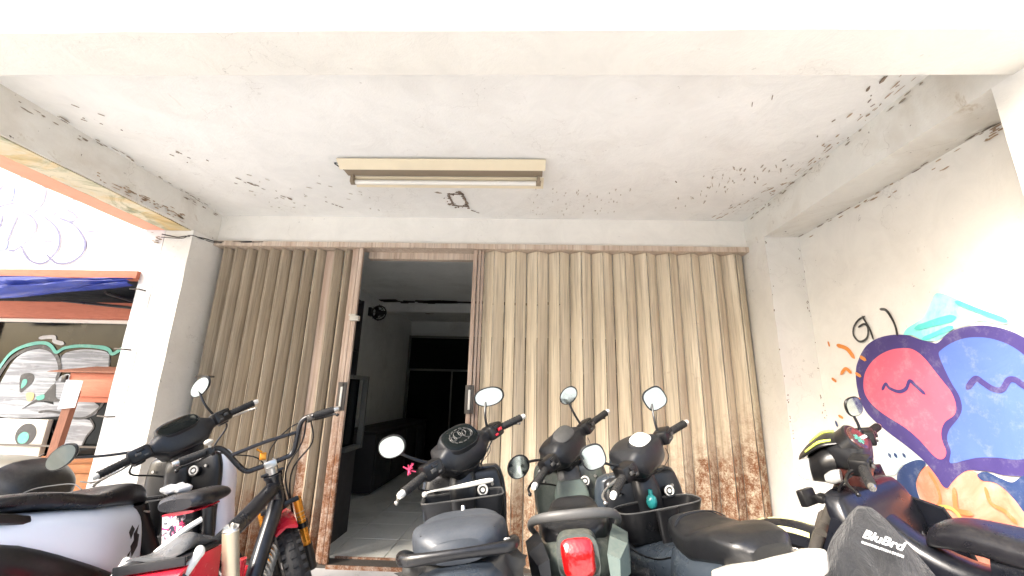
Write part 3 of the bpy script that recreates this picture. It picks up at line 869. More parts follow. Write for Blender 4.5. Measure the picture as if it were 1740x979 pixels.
def slats(gate, mat, x0, x1, folds, b, z0=0.02, z1=2.352, y0=YS, jit=0.004):
    a = (x1 - x0) / folds / 2
    L = math.hypot(a, b)
    me = slat_mesh(L - 0.0075, z1 - z0)
    me.materials.append(mat)
    x, y = x0, y0 + b
    for k in range(folds * 2):
        o = bpy.data.objects.new('slat', me)
        COL.objects.link(o); o.parent = gate
        s = -1 if k % 2 == 0 else 1
        jx = random.uniform(-jit, jit) * .3
        o.location = (x - gate['ox'], y - YS, z0)
        o.rotation_euler = (0, 0, math.atan2(s * b, a) + random.uniform(-jit, jit) * 4)
        x += a
        y = y0 if s < 0 else y0 + b
def gate_root(label, ox):
    o = bpy.data.objects.new('folding_gate', None); COL.objects.link(o)
    o.parent = shop; o.location = (ox, 0, 0); o['ox'] = ox; o['label'] = label
    return o
g_r = gate_root('wide closed folding gate of cream metal slats, rusty at its lower right', 0.7)
g_l = gate_root('half folded gate of brownish cream metal slats on the left', -2.0)
def GP(o, gate):
    o.matrix_parent_inverse = Matrix.Translation(-Vector((gate['ox'], YS, 0))) ; return o
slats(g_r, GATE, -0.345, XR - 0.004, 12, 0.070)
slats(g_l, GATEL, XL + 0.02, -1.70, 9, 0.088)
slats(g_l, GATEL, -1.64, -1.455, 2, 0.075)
m = MB(); m.b2((-1.70, YS + .06, .02), (-1.635, YS + .085, 2.35)); GP(m.build('filler_strip', POST, g_l, smooth=False), g_l)
def post(gate, xs, mat):
    for (x0, x1, y) in xs:
        m = MB(); m.b2((x0, y, 0.02), (x1, y + 0.03, 2.352), 0.003)
        for z in (0.45, 0.95, 1.30, 1.75, 2.2):
            for s in (0.3, 0.7):
                m.ball((x0 + (x1 - x0) * s, y, z), .004, 6)
        GP(m.build('gate_post', mat, gate), gate)
post(g_l, ((-1.452, -1.425, YS + .01), (-1.420, -1.392, YS - .012), (-1.386, -1.352, YS - .022)), POST)
post(g_r, ((-0.432, -0.400, YS - .022), (-0.394, -0.372, YS - .005), (-0.368, -0.346, YS + .01)), POST)
for gate, x in ((g_l, -1.385), (g_r, -0.407)):
    m = MB(); m.b2((x - .035, YS - .036, 1.05), (x + .03, YS - .022, 1.26), .003); GP(m.build('lock_plate', IRON, gate), gate)
    m = MB(); m.b2((x - .011, YS - .044, 1.08), (x + .006, YS - .037, 1.225), .002); GP(m.build('lock_slot', FADEW, gate), gate)
    for z in (1.065, 1.243):
        m = MB(); m.cyl((x - .003, YS - .048, z), (x - .003, YS - .036, z), .012, 10); GP(m.build('lock_bolt', IRON, gate), gate)
m = MB(); m.b2((-1.385, YS - .06, 1.735), (-1.315, YS - .02, 1.775), .004); m.b2((-1.40, YS - .05, 1.775), (-1.34, YS - .03, 1.79), .002)
GP(m.build('hasp', CREAM, g_l), g_l)
m = MB(); m.b2((-2.50, YS - .10, 1.27), (-2.40, YS - .03, 1.285), .002); GP(m.build('short_rod', IRON, g_l), g_l)
part('top_rail', RAIL, (XL + .002, YS - 0.035, 2.356), (XR - .002, YS + 0.10, 2.398), jit=0.002)
part('door_head', RAIL, (-1.35, YS + 0.10, 2.30), (-0.40, YS + 0.16, 2.398), jit=0.003)
part('floor_track', IRON, (XL + .002, YS - 0.03, 0.0), (XR, YS + 0.10, 0.018))
part('track_lip', POST, (-1.35, YS - 0.045, 0.0), (-0.43, YS - 0.032, 0.024))
part('track_lip', POST, (-1.35, YS + 0.102, 0.0), (-0.43, YS + 0.115, 0.03))
# electric cable sagging across the left column head
m = MB(); m.tube([(-2.86, YC - .02, 2.355), (-2.74, YC - .012, 2.335), (-2.66, YC - .01, 2.345), (-2.62, YC + .1, 2.37), (-2.58, YS - .04, 2.385), (-2.3, YS - .04, 2.392)], 0.004, 6)
P_(m.build('cable', BLACKP, shop)); m = MB()
m.tube([(-2.86, YC - .02, 2.33), (-2.70, YC - .012, 2.325), (-2.62, YC - .015, 2.35), (-2.60, YS - .045, 2.375), (-2.2, YS - .045, 2.388)], 0.003, 6)
P_(m.build('cable', BLACKP, shop))

# ---- the dark room behind
struct(part('room_wall', INW, (-2.35, 3.5, 0), (-2.2, 8.0, 2.64)))
part('room_wall', INW, (1.9, 3.5, 0), (2.05, 8.0, 2.64))
part('room_wall', INW, (-2.35, 8.0, 0), (2.05, 8.15, 2.64))
part('room_wall', INW, (-2.85, 3.5, 0), (-2.2, 3.62, 2.7))
part('room_ceiling', INW, (-2.35, YS + .182, 2.535), (2.05, 8.1, 2.62), jit=.004)
part('ceiling_joist', INW, (-2.2, 6.3, 2.40), (1.9, 6.42, 2.53))
m = MB()
for k in range(40):
    x = random.uniform(-2.1, .5); m.box((x, random.uniform(6.1, 6.28), 2.532), (random.uniform(.1, .4), random.uniform(.02, .12), .008), rot=(0, 0, random.uniform(-.2, .2)))
o = P_(m.build('peeling_patch', plain('burnt_plaster', (.03, .02, .02), .9, dust=.05), shop, smooth=False)); o['kind'] = 'stuff'
m = MB()
for k in range(8):
    m.box((-1.7 + random.uniform(-.15, .15), 6.9 + random.uniform(-.3, .3), 2.532), (random.uniform(.05, .2), random.uniform(.1, .3), .007), rot=(0, 0, random.uniform(-.2, .2)))
o = P_(m.build('peeling_patch', plain('red_stain', (.16, .05, .04), .9, dust=.05), shop, smooth=False)); o['kind'] = 'stuff'
floor = bpy.data.objects.new('shop_floor', None); COL.objects.link(floor); floor['kind'] = 'structure'
m = MB(); m.b2((-2.3, YS + .115, 0), (2.0, 8.1, 0.012)); m.build('mortar_bed', GROUT, floor, smooth=False)
m = MB(); m.box((0, 0, 0), (.394, .394, .014), bev=.002)
tme = m.build('floor_tile', TILE, floor, smooth=False).data
first = floor.children[-1]
k = 0
for j in range(11):
    for i in range(10):
        x, y = -2.0 + i * .4, 3.60 + j * .4
        if x > 1.9 or (x > 0.6 and y > 4.6): continue
        o = first if k == 0 else bpy.data.objects.new('floor_tile', tme)
        if k: COL.objects.link(o); o.parent = floor
        o.location = (x, y, .018 + random.uniform(-.001, .001)); o.rotation_euler = (random.uniform(-.003, .003), random.uniform(-.003, .003), random.uniform(-.004, .004))
        k += 1

# glass partition at the back of the room
gp = thing('glass_partition', 'dark glass partition in thin pale frames across the back of the dark room', 'partition', (-1.0, 7.9, 0))
def bar(a, b): m = MB(); m.b2(a, b); P_(m.build('frame_bar', ALU, gp, smooth=False))
bar((-2.19, 7.88, 0.02), (-2.15, 7.92, 2.2)); bar((-2.19, 7.88, 2.2), (1.89, 7.92, 2.24)); bar((-2.15, 7.88, 1.585), (1.89, 7.92, 1.62))
for x in (-1.34, -0.5, 0.34, 1.18): bar((x - .015, 7.885, 0.02), (x + .015, 7.915, 1.585))
xs = [-2.15, -1.34, -0.5, 0.34, 1.18, 1.89]
for a, b in zip(xs[:-1], xs[1:]):
    m = MB(); m.b2((a + .012, 7.895, .02), (b - .012, 7.905, 1.585)); P_(m.build('pane', DGLASS, gp, smooth=False))
m = MB(); m.b2((-2.15, 7.895, 1.622), (1.89, 7.905, 2.198)); P_(m.build('pane', DGLASS, gp, smooth=False))
# inner glazed door leaf folded against the wall
dl = thing('inner_door', 'narrow glazed door leaf standing open just inside the gate', 'door', (-1.55, 3.75, 0))
m = MB(); m.b2((-1.60, 3.60, .70), (-1.57, 3.64, 1.33)); m.b2((-1.50, 3.95, .70), (-1.455, 3.99, 1.33)); m.b2((-1.60, 3.62, 1.30), (-1.46, 3.97, 1.33)); m.b2((-1.60, 3.62, .70), (-1.46, 3.97, .73)); P_(m.build('door_frame', ALU, dl, smooth=False))
m = MB(); m.b2((-1.56, 3.62, .02), (-1.50, 3.96, .70)); P_(m.build('door_base', DARKWOOD, dl, smooth=False))
m = MB(); m.b2((-1.54, 3.64, .73), (-1.53, 3.95, 1.30)); P_(m.build('pane', DGLASS, dl, smooth=False))
# dark tall shelf against the room wall next to the gate and a low chest
sh = thing('tall_shelf', 'tall dark shelf inside the room behind the left gate', 'shelf', (-2.0, 4.2, 0))
m = MB(); m.b2((-2.19, 4.0, .02), (-1.76, 4.03, 2.15)); m.b2((-2.19, 4.4, .02), (-1.76, 4.43, 2.15)); P_(m.build('side_panel', DARKWOOD, sh, smooth=False))
for z in (.05, .6, 1.1, 1.6, 2.12):
    m = MB(); m.b2((-2.19, 4.03, z), (-1.77, 4.4, z + .025)); P_(m.build('shelf_board', DARKWOOD, sh, smooth=False))
ch = thing('low_cabinet', 'low dark cabinet along the left wall of the dark room', 'cabinet', (-1.95, 6.6, 0))
m = MB(); m.b2((-2.19, 5.2, .05), (-1.75, 7.85, .70), .01); P_(m.build('carcass', DARKWOOD, ch))
m = MB(); m.b2((-2.19, 5.18, .705), (-1.72, 7.87, .735), .004); P_(m.build('top_board', DARKWOOD, ch))
for k in range(4):
    m = MB(); m.b2((-1.748, 5.25 + k * .65, .1), (-1.735, 5.85 + k * .65, .66), .003); P_(m.build('cabinet_door', DARKWOOD, ch))
wf = thing('wall_fan', 'small black fan fixed high on the left wall of the dark room', 'fan', (-2.15, 5.75, 2.3))
m = MB(); m.b2((-2.20, 5.70, 2.22), (-2.16, 5.80, 2.34), .005); P_(m.build('bracket', BLACKP, wf))
m = MB(); m.torus((-2.06, 5.75, 2.27), .10, .01, 'y', 24, 6); m.torus((-2.06, 5.70, 2.27), .08, .006, 'y', 24, 6)
for k in range(8):
    t = k * math.pi / 4; m.tube([(-2.06, 5.69, 2.27), (-2.06 + .12 * math.cos(t), 5.74, 2.27 + .12 * math.sin(t))], .004, 5, smooth=False)
P_(m.build('cage', BLACKP, wf))
m = MB(); m.cyl((-2.06, 5.72, 2.27), (-2.06, 5.84, 2.27), .045); P_(m.build('motor', BLACKP, wf))
m = MB()
for k in range(3): m.box((-2.06 + .05 * math.cos(k * 2.09), 5.73, 2.27 + .05 * math.sin(k * 2.09)), (.09, .006, .05), rot=(0, -k * 2.09, 0))
P_(m.build('fan_blade', BLACKP, wf, smooth=False))

# ================================================================== neighbour shop on the left
nb = thing('neighbour_building', 'white neighbouring shopfront with orange trim and graffiti over its window', 'building', (-4, YC, 0))
def npart(name, mat, a, b, **k): return part(name, mat, a, b, parent=nb, **k)
upw = npart('wall', NBW, (-6.5, YC, 2.05), (-2.856, YC + .2, 4.2), jit=.003)
lab(upw, 'upper wall with thin outline graffiti')
npart('wall', NBW, (-2.975, YC + .001, -.05), (-2.856, YC + .2, 2.048), jit=.003)
npart('wall', NBW, (-6.5, 3.44, -.05), (-2.98, 3.58, .62))
npart('wall', NBW, (-2.975, YC + .2, -.05), (-2.9, 3.6, 2.048))
npart('porch_beam', ORPL, (-3.03, 1.17, ZB - .002), (-2.858, YC - .006, ZC + .1), jit=.004)
npart('trim_board', ORANGE, (-6.5, YC - .03, 1.99), (-2.972, YC + .06, 2.048), jit=.002)
npart('window_head', ORANGE, (-6.5, 3.36, 1.735), (-2.98, 3.44, 1.87), jit=.002)
npart('window_jamb', ORANGE, (-4.78, 3.38, .62), (-4.60, 3.46, 1.733), jit=.002)
win = npart('window', DGLASS, (-4.60, 3.46, .62), (-2.98, 3.47, 1.71))
o = part('window_frame', FADEW, (-4.60, 3.43, 1.705), (-2.98, 3.455, 1.733), parent=nb)
m = MB(); m.b2((-6.5, 3.9, 1.5), (-2.98, 3.95, 2.3)); m.b2((-6.5, YC + .2, 2.03), (-2.98, 3.95, 2.049))
P_(m.build('inner_panel', GREYP, nb, smooth=False))
m = MB()
for a, b in (((-3.45, 3.25, 1.93), (-3.0, 3.3, 1.81)), ((-3.8, 3.25, 1.86), (-3.02, 3.3, 1.80)), ((-4.4, 3.4, 1.88), (-3.4, 3.45, 1.84))):
    m.tube([a, b], .012, 6, smooth=False)
P_(m.build('awning_rod', BLACKP, nb))
WO = Vector((0, 3.46, 0)); WX, WY = Vector((1, 0, 0)), Vector((0, 0, 1))
def winpt(p): return [(max(-4.60, a), max(.625, b)) for a, b in p]
for i, (nm, mt, l, pts) in enumerate(WINDOW_FILLS):
    o = flat_fill(nm, winpt(crom(pts, 4, True)), WO, WX, WY, .002 + l * .0014 + i * .0001, SPAL[mt], win, smooth=False)
for i, (nm, mt, l, wd, pts) in enumerate(WINDOW_STROKES):
    flat_stroke(nm, pts, wd, WO, WX, WY, .003 + l * .0014 + i * .0001, SPAL[mt], win)
npart('sill_board', CREAM, (-4.60, 3.40, .62), (-3.80, 3.44, .915), bev=.003)
m = MB(); m.b2((-4.6, 3.385, .715), (-2.98, 3.398, .728)); P_(m.build('sill_bar', IRON, nb, smooth=False))
sb = [c for c in nb.children if c.name.startswith('sill_board')][0]
c0 = (-3.95, .80)
flat_fill('black_blob', [(c0[0] + .085 * math.cos(t * .7), c0[1] + .085 * math.sin(t * .7)) for t in range(9)], (0, 3.40, 0), WX, WY, .001, SPAL['spray_black'], sb)
flat_fill('teal_blob', [(c0[0] - .01 + .045 * math.cos(t * .9), c0[1] - .025 + .045 * math.sin(t * .9)) for t in range(7)], (0, 3.40, 0), WX, WY, .0025, SPAL['spray_teal'], sb)
TO = Vector((0, YC - .0035, 0))
for i, pts in enumerate(TAG_STROKES):
    flat_stroke('tag_line', pts, .017, TO, WX, WY, .001 + i * .0002, SPAL['tag_violet'], upw)
for i, pts in enumerate(TAG_FILLS):
    flat_fill('tag_shade', pts, TO, WX, WY, .0008 + i * .0001, SPAL['tag_blue'], upw)
flat_stroke('wall_crack', [(-3.245, 2.33), (-3.235, 2.29), (-3.25, 2.25), (-3.24, 2.20)], .006, TO, WX, WY, .001, SPAL['black'], upw)
# iron pins in the pier
for z in (1.905, 1.455, .985, .56):
    m = MB(); m.cyl((-2.985, YC - .04, z), (-2.90, YC - .05, z - .004), .0055, 8); m.cyl((-2.905, YC - .05, z - .004), (-2.90, YC + .01, z - .004), .0055, 8)
    P_(m.build('hinge_pin', IRON, nb))

# blue tarpaulin roll
m = MB(); bm = m.bm
rows = []
for i in range(46):
    f = i / 45
    x = -4.9 + 1.95 * f
    zt, zb = 1.985 - .0 * f, 1.74 + .19 * f ** 1.5
    row = []
    for j in range(13):
        t = j / 12
        z = zt * (1 - t) + zb * t
        y = 2.96 - .05 * math.sin(t * math.pi) - .018 * math.sin(t * 17 + f * 7) - .02 * noise.noise(Vector((x * 3, z * 20, 0)))
        z += .012 * noise.noise(Vector((x * 2.5, t * 4, 3)))
        row.append(bm.verts.new((x, y, z)))
    rows.append(row)
for a, b in zip(rows[:-1], rows[1:]):
    for j in range(12): bm.faces.new((a[j], a[j + 1], b[j + 1], b[j]))
ex = bmesh.ops.solidify(bm, geom=bm.faces[:], thickness=.004)
tag(m.build('tarpaulin', TARP, angle=80), 'blue tarpaulin rolled up under the orange trim of the neighbouring shopfront', 'tarpaulin')

# wooden cabinet door leaning and notice post
cab = thing('wooden_cabinet', 'orange-brown panelled wooden cupboard hung beside the graffiti window', 'cupboard', (-3.3, 3.25, 1.07))
m = MB(); m.b2((-3.56, 3.25, 1.065), (-2.99, 3.31, 1.285), .004); P_(m.build('panel', ORANGE, cab))
m = MB(); m.b2((-3.47, 3.235, 1.105), (-3.1, 3.25, 1.235), .004); P_(m.build('raised_field', ORANGE, cab))
m = MB(); m.loft([[(-3.72, 3.22, 1.287), (-3.0, 3.22, 1.287), (-3.0, 3.35, 1.287), (-3.72, 3.35, 1.287)], [(-3.70, 3.22, 1.295), (-3.0, 3.22, 1.30), (-3.0, 3.34, 1.34), (-3.45, 3.34, 1.34)]]); P_(m.build('roof_board', BROWNW, cab, smooth=False))
m = MB(); m.b2((-3.60, 3.23, 1.21), (-3.565, 3.25, 1.265), .003); P_(m.build('hasp', BLACKP, cab))
np_ = thing('notice_post', 'reddish brown wooden post with a white sheet of paper pinned on top', 'post', (-3.3, 3.0, 0))
m = MB(); m.loft([[(-3.34, 3.0, 0), (-3.28, 3.0, 0), (-3.28, 3.04, 0), (-3.34, 3.04, 0)], [(-3.27, 3.0, 1.15), (-3.21, 3.0, 1.15), (-3.21, 3.04, 1.15), (-3.27, 3.04, 1.15)]]); P_(m.build('post', BROWNW, np_, smooth=False))
m = MB(); m.plate([(-.063, -.10), (.06, -.085), (.068, .10), (-.058, .105)], .002, (-3.235, 2.992, 1.122), (1, 0, 0), (0, 0, 1))
tag(m.build('paper_notice', PAPER, smooth=False), 'blank white paper sheet pinned to the brown post', 'paper')
bn = thing('wooden_bench', 'rough orange-brown plank bench below the graffiti window', 'bench', (-3.3, 3.15, 0))
for k in range(3):
    m = MB(); m.b2((-3.78 + k * .03, 3.04 + k * .125, .60), (-2.99, 3.155 + k * .125, .65), .004); m.jitter(.003); P_(m.build('plank', PLANK, bn))
for x in (-3.65, -3.10):
    m = MB(); m.b2((x, 3.08, 0), (x + .06, 3.14, .598)); m.b2((x, 3.33, 0), (x + .06, 3.39, .598)); P_(m.build('leg', PLANK, bn, smooth=False))
m = MB(); m.b2((-3.68, 3.055, .36), (-3.0, 3.075, .598), .003); P_(m.build('apron', PLANK, bn))
tool = MB(); tool.tube([(-3.66, 3.10, .665), (-3.58, 3.10, .66), (-3.50, 3.11, .67), (-3.43, 3.11, .71)], [.012, .018, .008, .004], 8)
tool.box((-3.62, 3.10, .665), (.05, .03, .028), rot=(0, 0, .3), bev=.004)
tag(tool.build('hand_tool', BLACKP), 'small black tool lying on the plank bench', 'tool')

# ================================================================== vehicles
def steer_matrix(head, rake, ang):
    ax = Vector((-math.sin(R(rake)), 0, math.cos(R(rake))))
    H = Vector(head)
    return Matrix.Translation(H) @ Matrix.Rotation(R(ang), 4, ax) @ Matrix.Translation(-H)

def stand(root, anchor, target, heading, lean):
    """lean the machine on its side stand, with its local anchor point above the target spot"""
    M = Matrix.Rotation(R(heading), 4, 'Z') @ Matrix.Rotation(R(-lean), 4, 'X')
    o = M @ Vector(anchor)
    root.rotation_euler = M.to_euler()
    z = 0.0
    root.location = (target[0] - o.x, target[1] - o.y, z)

def wheel(root, c, r, rt, M, rimmat, name='wheel', spokes=5, wire=False, knobs=False, disc=None):
    m = MB(); m.torus(c, r - rt, rt, 'y', 56, 14, flat=1.0)
    if knobs:
        for k in range(44):
            for s, w in ((-1, .6), (0, 0), (1, .6)):
                t = 2 * math.pi * (k + .5 * (s == 0)) / 44
                rad = r - rt * (.10 if s == 0 else .32)
                m.box((c[0] + rad * math.cos(t), c[1] + s * rt * .62, c[2] + rad * math.sin(t)), (.015, rt * .55, .022), rot=(0, -t, 0), bev=.002)
    else:
        for k in range(60):
            t = 2 * math.pi * k / 60
            for s in (-1, 1):
                m.box((c[0] + (r - rt * .12) * math.cos(t), c[1] + s * rt * .42, c[2] + (r - rt * .12) * math.sin(t)), (.006, rt * .5, .014), rot=(0, -t, .35 * s))
    m.xf(M)
    w = m.build(name, RUBBER, root)
    ri = r - 2 * rt + .006
    m = MB(); m.torus(c, ri, rt * .34, 'y', 48, 8, flat=1.9); m.xf(M); m.build('rim', rimmat, w)
    m = MB(); m.cyl((c[0], c[1] - .045, c[2]), (c[0], c[1] + .045, c[2]), .038, 18); m.cyl((c[0], c[1] - .085, c[2]), (c[0], c[1] + .085, c[2]), .011, 8)
    m.xf(M); m.build('hub', rimmat, w)
    m = MB()
    if wire:
        for k in range(32):
            t = 2 * math.pi * k / 32
            t2 = t + (.5 if k % 2 else -.5)
            s = 1 if (k // 2) % 2 else -1
            m.tube([(c[0] + .034 * math.cos(t2), c[1] + s * .03, c[2] + .034 * math.sin(t2)), (c[0] + ri * math.cos(t), c[1], c[2] + ri * math.sin(t))], .0016, 5, smooth=False)
    else:
        for k in range(spokes):
            t = 2 * math.pi * k / spokes + .3
            m.tube([(c[0] + .03 * math.cos(t), c[1], c[2] + .03 * math.sin(t)), (c[0] + ri * .6 * math.cos(t + .12), c[1], c[2] + ri * .6 * math.sin(t + .12)), (c[0] + ri * math.cos(t), c[1], c[2] + ri * math.sin(t))], [.016, .010, .013], 8)
    m.xf(M); m.build('spokes', rimmat, w)
    if disc:
        m = MB(); m.torus((c[0], c[1] + disc[1], c[2]), disc[0] - .016, .016, 'y', 40, 6, flat=.12)
        for k in range(10):
            t = k * .628
            m.tube([(c[0] + .03 * math.cos(t), c[1] + disc[1], c[2] + .03 * math.sin(t)), (c[0] + (disc[0] - .03) * math.cos(t + .3), c[1] + disc[1], c[2] + (disc[0] - .03) * math.sin(t + .3))], .005, 6, smooth=False)
        m.xf(M); m.build('brake_disc', BLACKP if disc[2] else SILVER, w)
    return w

def mirror(root, M, base, mid, c, size, e, yaw, pitch, roll=0, housing=BLACKP, k=1):
    """stem + housing + glass, glass looking to the rear (-x)"""
    cb = (c[0] + .022, c[1], c[2])
    m = MB(); m.tube([base, mid, cb], [.0065, .006, .0055], 8); m.ball(base, .012, 8); m.xf(M)
    st = m.build('mirror', housing, root)
    Rm = Matrix.Rotation(R(yaw), 3, 'Z') @ Matrix.Rotation(R(pitch), 3, 'Y') @ Matrix.Rotation(R(roll), 3, 'X')
    def shell(x0, x1, s, mat, name, par):
        m = MB()
        keys = [(x0, 0, 0, size[0] * s, size[1] * s, e), (x1, 0, 0, size[0] * s, size[1] * s, e)] if name == 'mirror_glass' else \
            [(0, 0, 0, size[0], size[1], e), (.004, 0, 0, size[0] * 1.05, size[1] * 1.05, e), (.016, 0, 0, size[0] * .92, size[1] * .92, e), (.030, 0, 0, size[0] * .5, size[1] * .5, e)]
        m.sloft(keys, 'x', raw=True, n=28)
        m.xf(Rm.to_4x4()); m.xf(Matrix.Translation(Vector(c))); m.xf(M)
        return m.build(name, mat, par)
    shell(0, 0, 1, housing, 'mirror_housing', st)
    shell(-.002, .002, .93, MIRROR, 'mirror_glass', st)
    return st

def bar_end(root, M, side, y0, y1, x0, x1, z0, z1, gripmat=RUBBER, endmat=FADEW, lever=SILVER, lever_dir=1.0, r=.0165):
    s = side
    m = MB(); m.tube([(x0, s * y0, z0), (x1, s * y1, z1)], r, 14, smooth=False)
    for k in range(9):
        f = (k + .5) / 9
        m.torus((0, 0, 0), r, .0016, 'y', 16, 5) if False else None
        p = Vector((x0, s * y0, z0)).lerp(Vector((x1, s * y1, z1)), f); q = Vector((x0, s * y0, z0)).lerp(Vector((x1, s * y1, z1)), f + .035)
        m.tube([p, q], r + .0018, 14, smooth=False)
    m.xf(M); g_ = m.build('grip', gripmat, root)
    d = (Vector((x1, s * y1, z1)) - Vector((x0, s * y0, z0))).normalized()
    e = Vector((x1, s * y1, z1))
    m = MB(); m.tube([e, e + d * .012, e + d * .024], [.013, .014, .011], 12, smooth=False); m.xf(M); m.build('bar_end', endmat, g_)
    if lever:
        m = MB(); m.tube([(x0 + .03, s * (y0 - .02), z0 - .01), (x0 + .055, s * (y0 + .03), z0 - .02), (x0 + .05, s * (y0 + .10), z0 - .025), (x1 + .045, s * (y1 + .015), z1 - .03)], [.008, .007, .006, .0055], 8)
        m.ball((x1 + .045, s * (y1 + .018), z1 - .03), .009, 8); m.xf(M); m.build('brake_lever', lever, root)

def switch_box(root, M, side, y, x, z, mat=BLACKP, btn=None):
    m = MB(); m.box((x + .006, side * (y - .018), z + .002), (.070, .088, .066), rot=(0, 0, side * -.16), bev=.012)
    m.box((x - .026, side * (y - .018), z + .018), (.022, .030, .014), rot=(0, .3, 0), bev=.003); m.box((x + .03, side * (y - .01), z - .028), (.05, .04, .022), bev=.005)
    m.xf(M); o = m.build('switch_box', mat, root)
    m = MB(); m.box((x - .034, side * (y - .004), z + .004), (.010, .022, .014), bev=.002); m.box((x - .034, side * (y - .03), z - .012), (.010, .016, .008), bev=.002)
    m.xf(M); m.build('switch_button', btn or MIDGREY, o)

def scooter(name, label, P, group='scooters parked in front of the gates'):
    root = thing(name, label, 'scooter', group=group)
    I = Matrix.Identity(4)
    Ms = steer_matrix((.42, 0, .80), 26, P['steer'])
    body, inner, bar = P['body'], P['inner'], P['bar']
    # handlebar cowl
    w = P.get('pod', 1.0)
    m = MB()
    m.sloft([(.305, -.215, .957, .020, .019, 2), (.315, -.17, .955, .026, .025, 2.2), (.330, -.135, .955, .034, .032, 2.6), (.355, -.105, .952, .064 * w, .052, 4), (.370, -.08, .945, .084 * w, .068, 4.4), (.375, 0, .945, .092 * w, .076, 4.2),
             (.370, .08, .945, .084 * w, .068, 4.4), (.355, .105, .952, .064 * w, .052, 4), (.330, .135, .955, .034, .032, 2.6), (.315, .17, .955, .026, .025, 2.2), (.305, .215, .957, .020, .019, 2)], 'y')
    m.xf(Ms); m.build('handlebar_cover', bar, root)
    m = MB()   # neck of the cowl falling to the shield
    m.sloft([(.372, 0, .955, .096, .080, 4), (.364, 0, .915, .094, .070, 4.5), (.366, 0, .88, .076, .056, 4), (.38, 0, .84, .066, .050, 2.8)], 'z')
    m.xf(Ms); m.build('steering_neck', bar, root)
    m = MB()   # nose with head lamp
    m.sloft([(.40, 0, .955, .095, .060, 2.6), (.44, 0, .945, .100, .058, 2.6), (.48, 0, .93, .078, .045, 2.4), (.50, 0, .92, .045, .028, 2.2)], 'x')
    m.xf(Ms); m.build('front_cowl', body, root)
    m = MB(); m.sloft([(.478, 0, .932, .070, .036, 2.4), (.500, 0, .925, .052, .028, 2.2), (.508, 0, .922, .025, .016, 2.0)], 'x'); m.xf(Ms); m.build('headlight', LENS, root)
    # instrument
    Rd = Matrix.Rotation(R(P.get('dash_tilt', -48)), 4, 'Y')
    m = MB(); m.sloft([(0, 0, -.03, P['dash'][0] * 1.15, P['dash'][1] * 1.15, 2.6), (0, 0, .012, P['dash'][0] * 1.12, P['dash'][1] * 1.12, 2.6), (0, 0, .022, P['dash'][0] * 1.03, P['dash'][1] * 1.03, 2.6)], 'z', raw=True, n=28)
    m.xf(Ms @ Matrix.Translation((.328, 0, 1.003)) @ Rd); ds = m.build('dash_rim', bar, root)
    m = MB(); m.sloft([(0, 0, .018, P['dash'][0], P['dash'][1], 2.6), (0, 0, .024, P['dash'][0] * .98, P['dash'][1] * .98, 2.6), (0, 0, .030, P['dash'][0] * .8, P['dash'][1] * .8, 2.4)], 'z', raw=True, n=28)
    m.xf(Ms @ Matrix.Translation((.328, 0, 1.003)) @ Rd); m.build('dash_glass', P.get('dashmat', DGLASS), ds)
    if P.get('dashmarks'):
        m = MB()
        for k in range(5):
            m.torus((.008 * math.sin(k * 2), .045 * math.cos(k * 1.9), .0325), .012 + .006 * (k % 3), .0016, 'z', 20, 4)
        for k in range(14):
            a = k * .449; m.box((.035 * math.cos(a), .055 * math.sin(a), .031), (.004, .016, .002), rot=(0, 0, a))
        m.xf(Ms @ Matrix.Translation((.328, 0, 1.003)) @ Rd); m.build('dash_marks', MIDGREY, ds)
    for s in (-1, 1):
        bar_end(root, Ms, s, .225, .345, .305, .275, .957, .952, lever=P.get('lever', SILVER), endmat=P.get('endmat', FADEW))
        switch_box(root, Ms, s, .200, .308, .958, BLACKP, P.get('btn') if s < 0 else None)
        mm = P['mirror']
        mr = mm['L'] if s > 0 else mm['R']
        mirror(root, Ms, (.325, s * .165, .975), mr['mid'], mr['c'], mr.get('size', mm['size']), mm['e'], mr.get('yaw', 0), mr.get('pitch', 0), mr.get('roll', 0), mm.get('housing', BLACKP))
    for s in (-1, 1):
        m = MB(); m.tube([(.34, s * .20, .945), (.40, s * .22, .90), (.42, s * .14, .84), (.42, s * .05, .76)], .0045, 6)
        m.xf(Ms); m.build('cable', BLACKP, root)
        # screws and the split line of the cowl
        m = MB(); m.cyl((.318, s * .075, .905), (.300, s * .075, .905), .0055, 8); m.xf(Ms); m.build('screw', SILVER, root)
        m = MB(); m.cyl((.350, s * .13, .80), (.343, s * .13, .80), .007, 10); m.build('screw', SILVER, root)
        m = MB(); m.tube([(.285, s * .12, .925), (.262, s * .085, .90), (.262, s * .03, .885), (.262, 0, .882)], .0016, 5); m.xf(Ms); m.build('split_line', BLACKP, root)
    # leg shield: outer shell, inner panel, centre post
    sw = P.get('shield_w', 1.0)
    m = MB()
    m.sloft([(.435, 0, .868, .158, .040, 4), (.440, 0, .855, .176 * sw, .052, 4), (.448, 0, .83, .186 * sw, .062, 3.8), (.455, 0, .78, .196 * sw, .078, 3.2), (.462, 0, .70, .198 * sw, .092, 3), (.46, 0, .60, .190 * sw, .100, 3), (.455, 0, .53, .198 * sw, .100, 2.8),
             (.445, 0, .45, .198 * sw, .100, 2.6), (.42, 0, .36, .165 * sw, .100, 2.6), (.38, 0, .28, .135, .095, 2.6)], 'z', n=32)
    m.build('front_shield', P.get('shield', body), root)
    m = MB()
    m.sloft([(.402, 0, .862, .148, .022, 4), (.398, 0, .85, .164 * sw, .030, 4), (.394, 0, .825, .172 * sw, .034, 4), (.386, 0, .77, .182 * sw, .036, 3.6), (.378, 0, .68, .182 * sw, .036, 3.4), (.37, 0, .58, .174 * sw, .034, 3.2),
             (.352, 0, .46, .178 * sw, .034, 3), (.325, 0, .37, .150 * sw, .034, 3)], 'z', n=32)
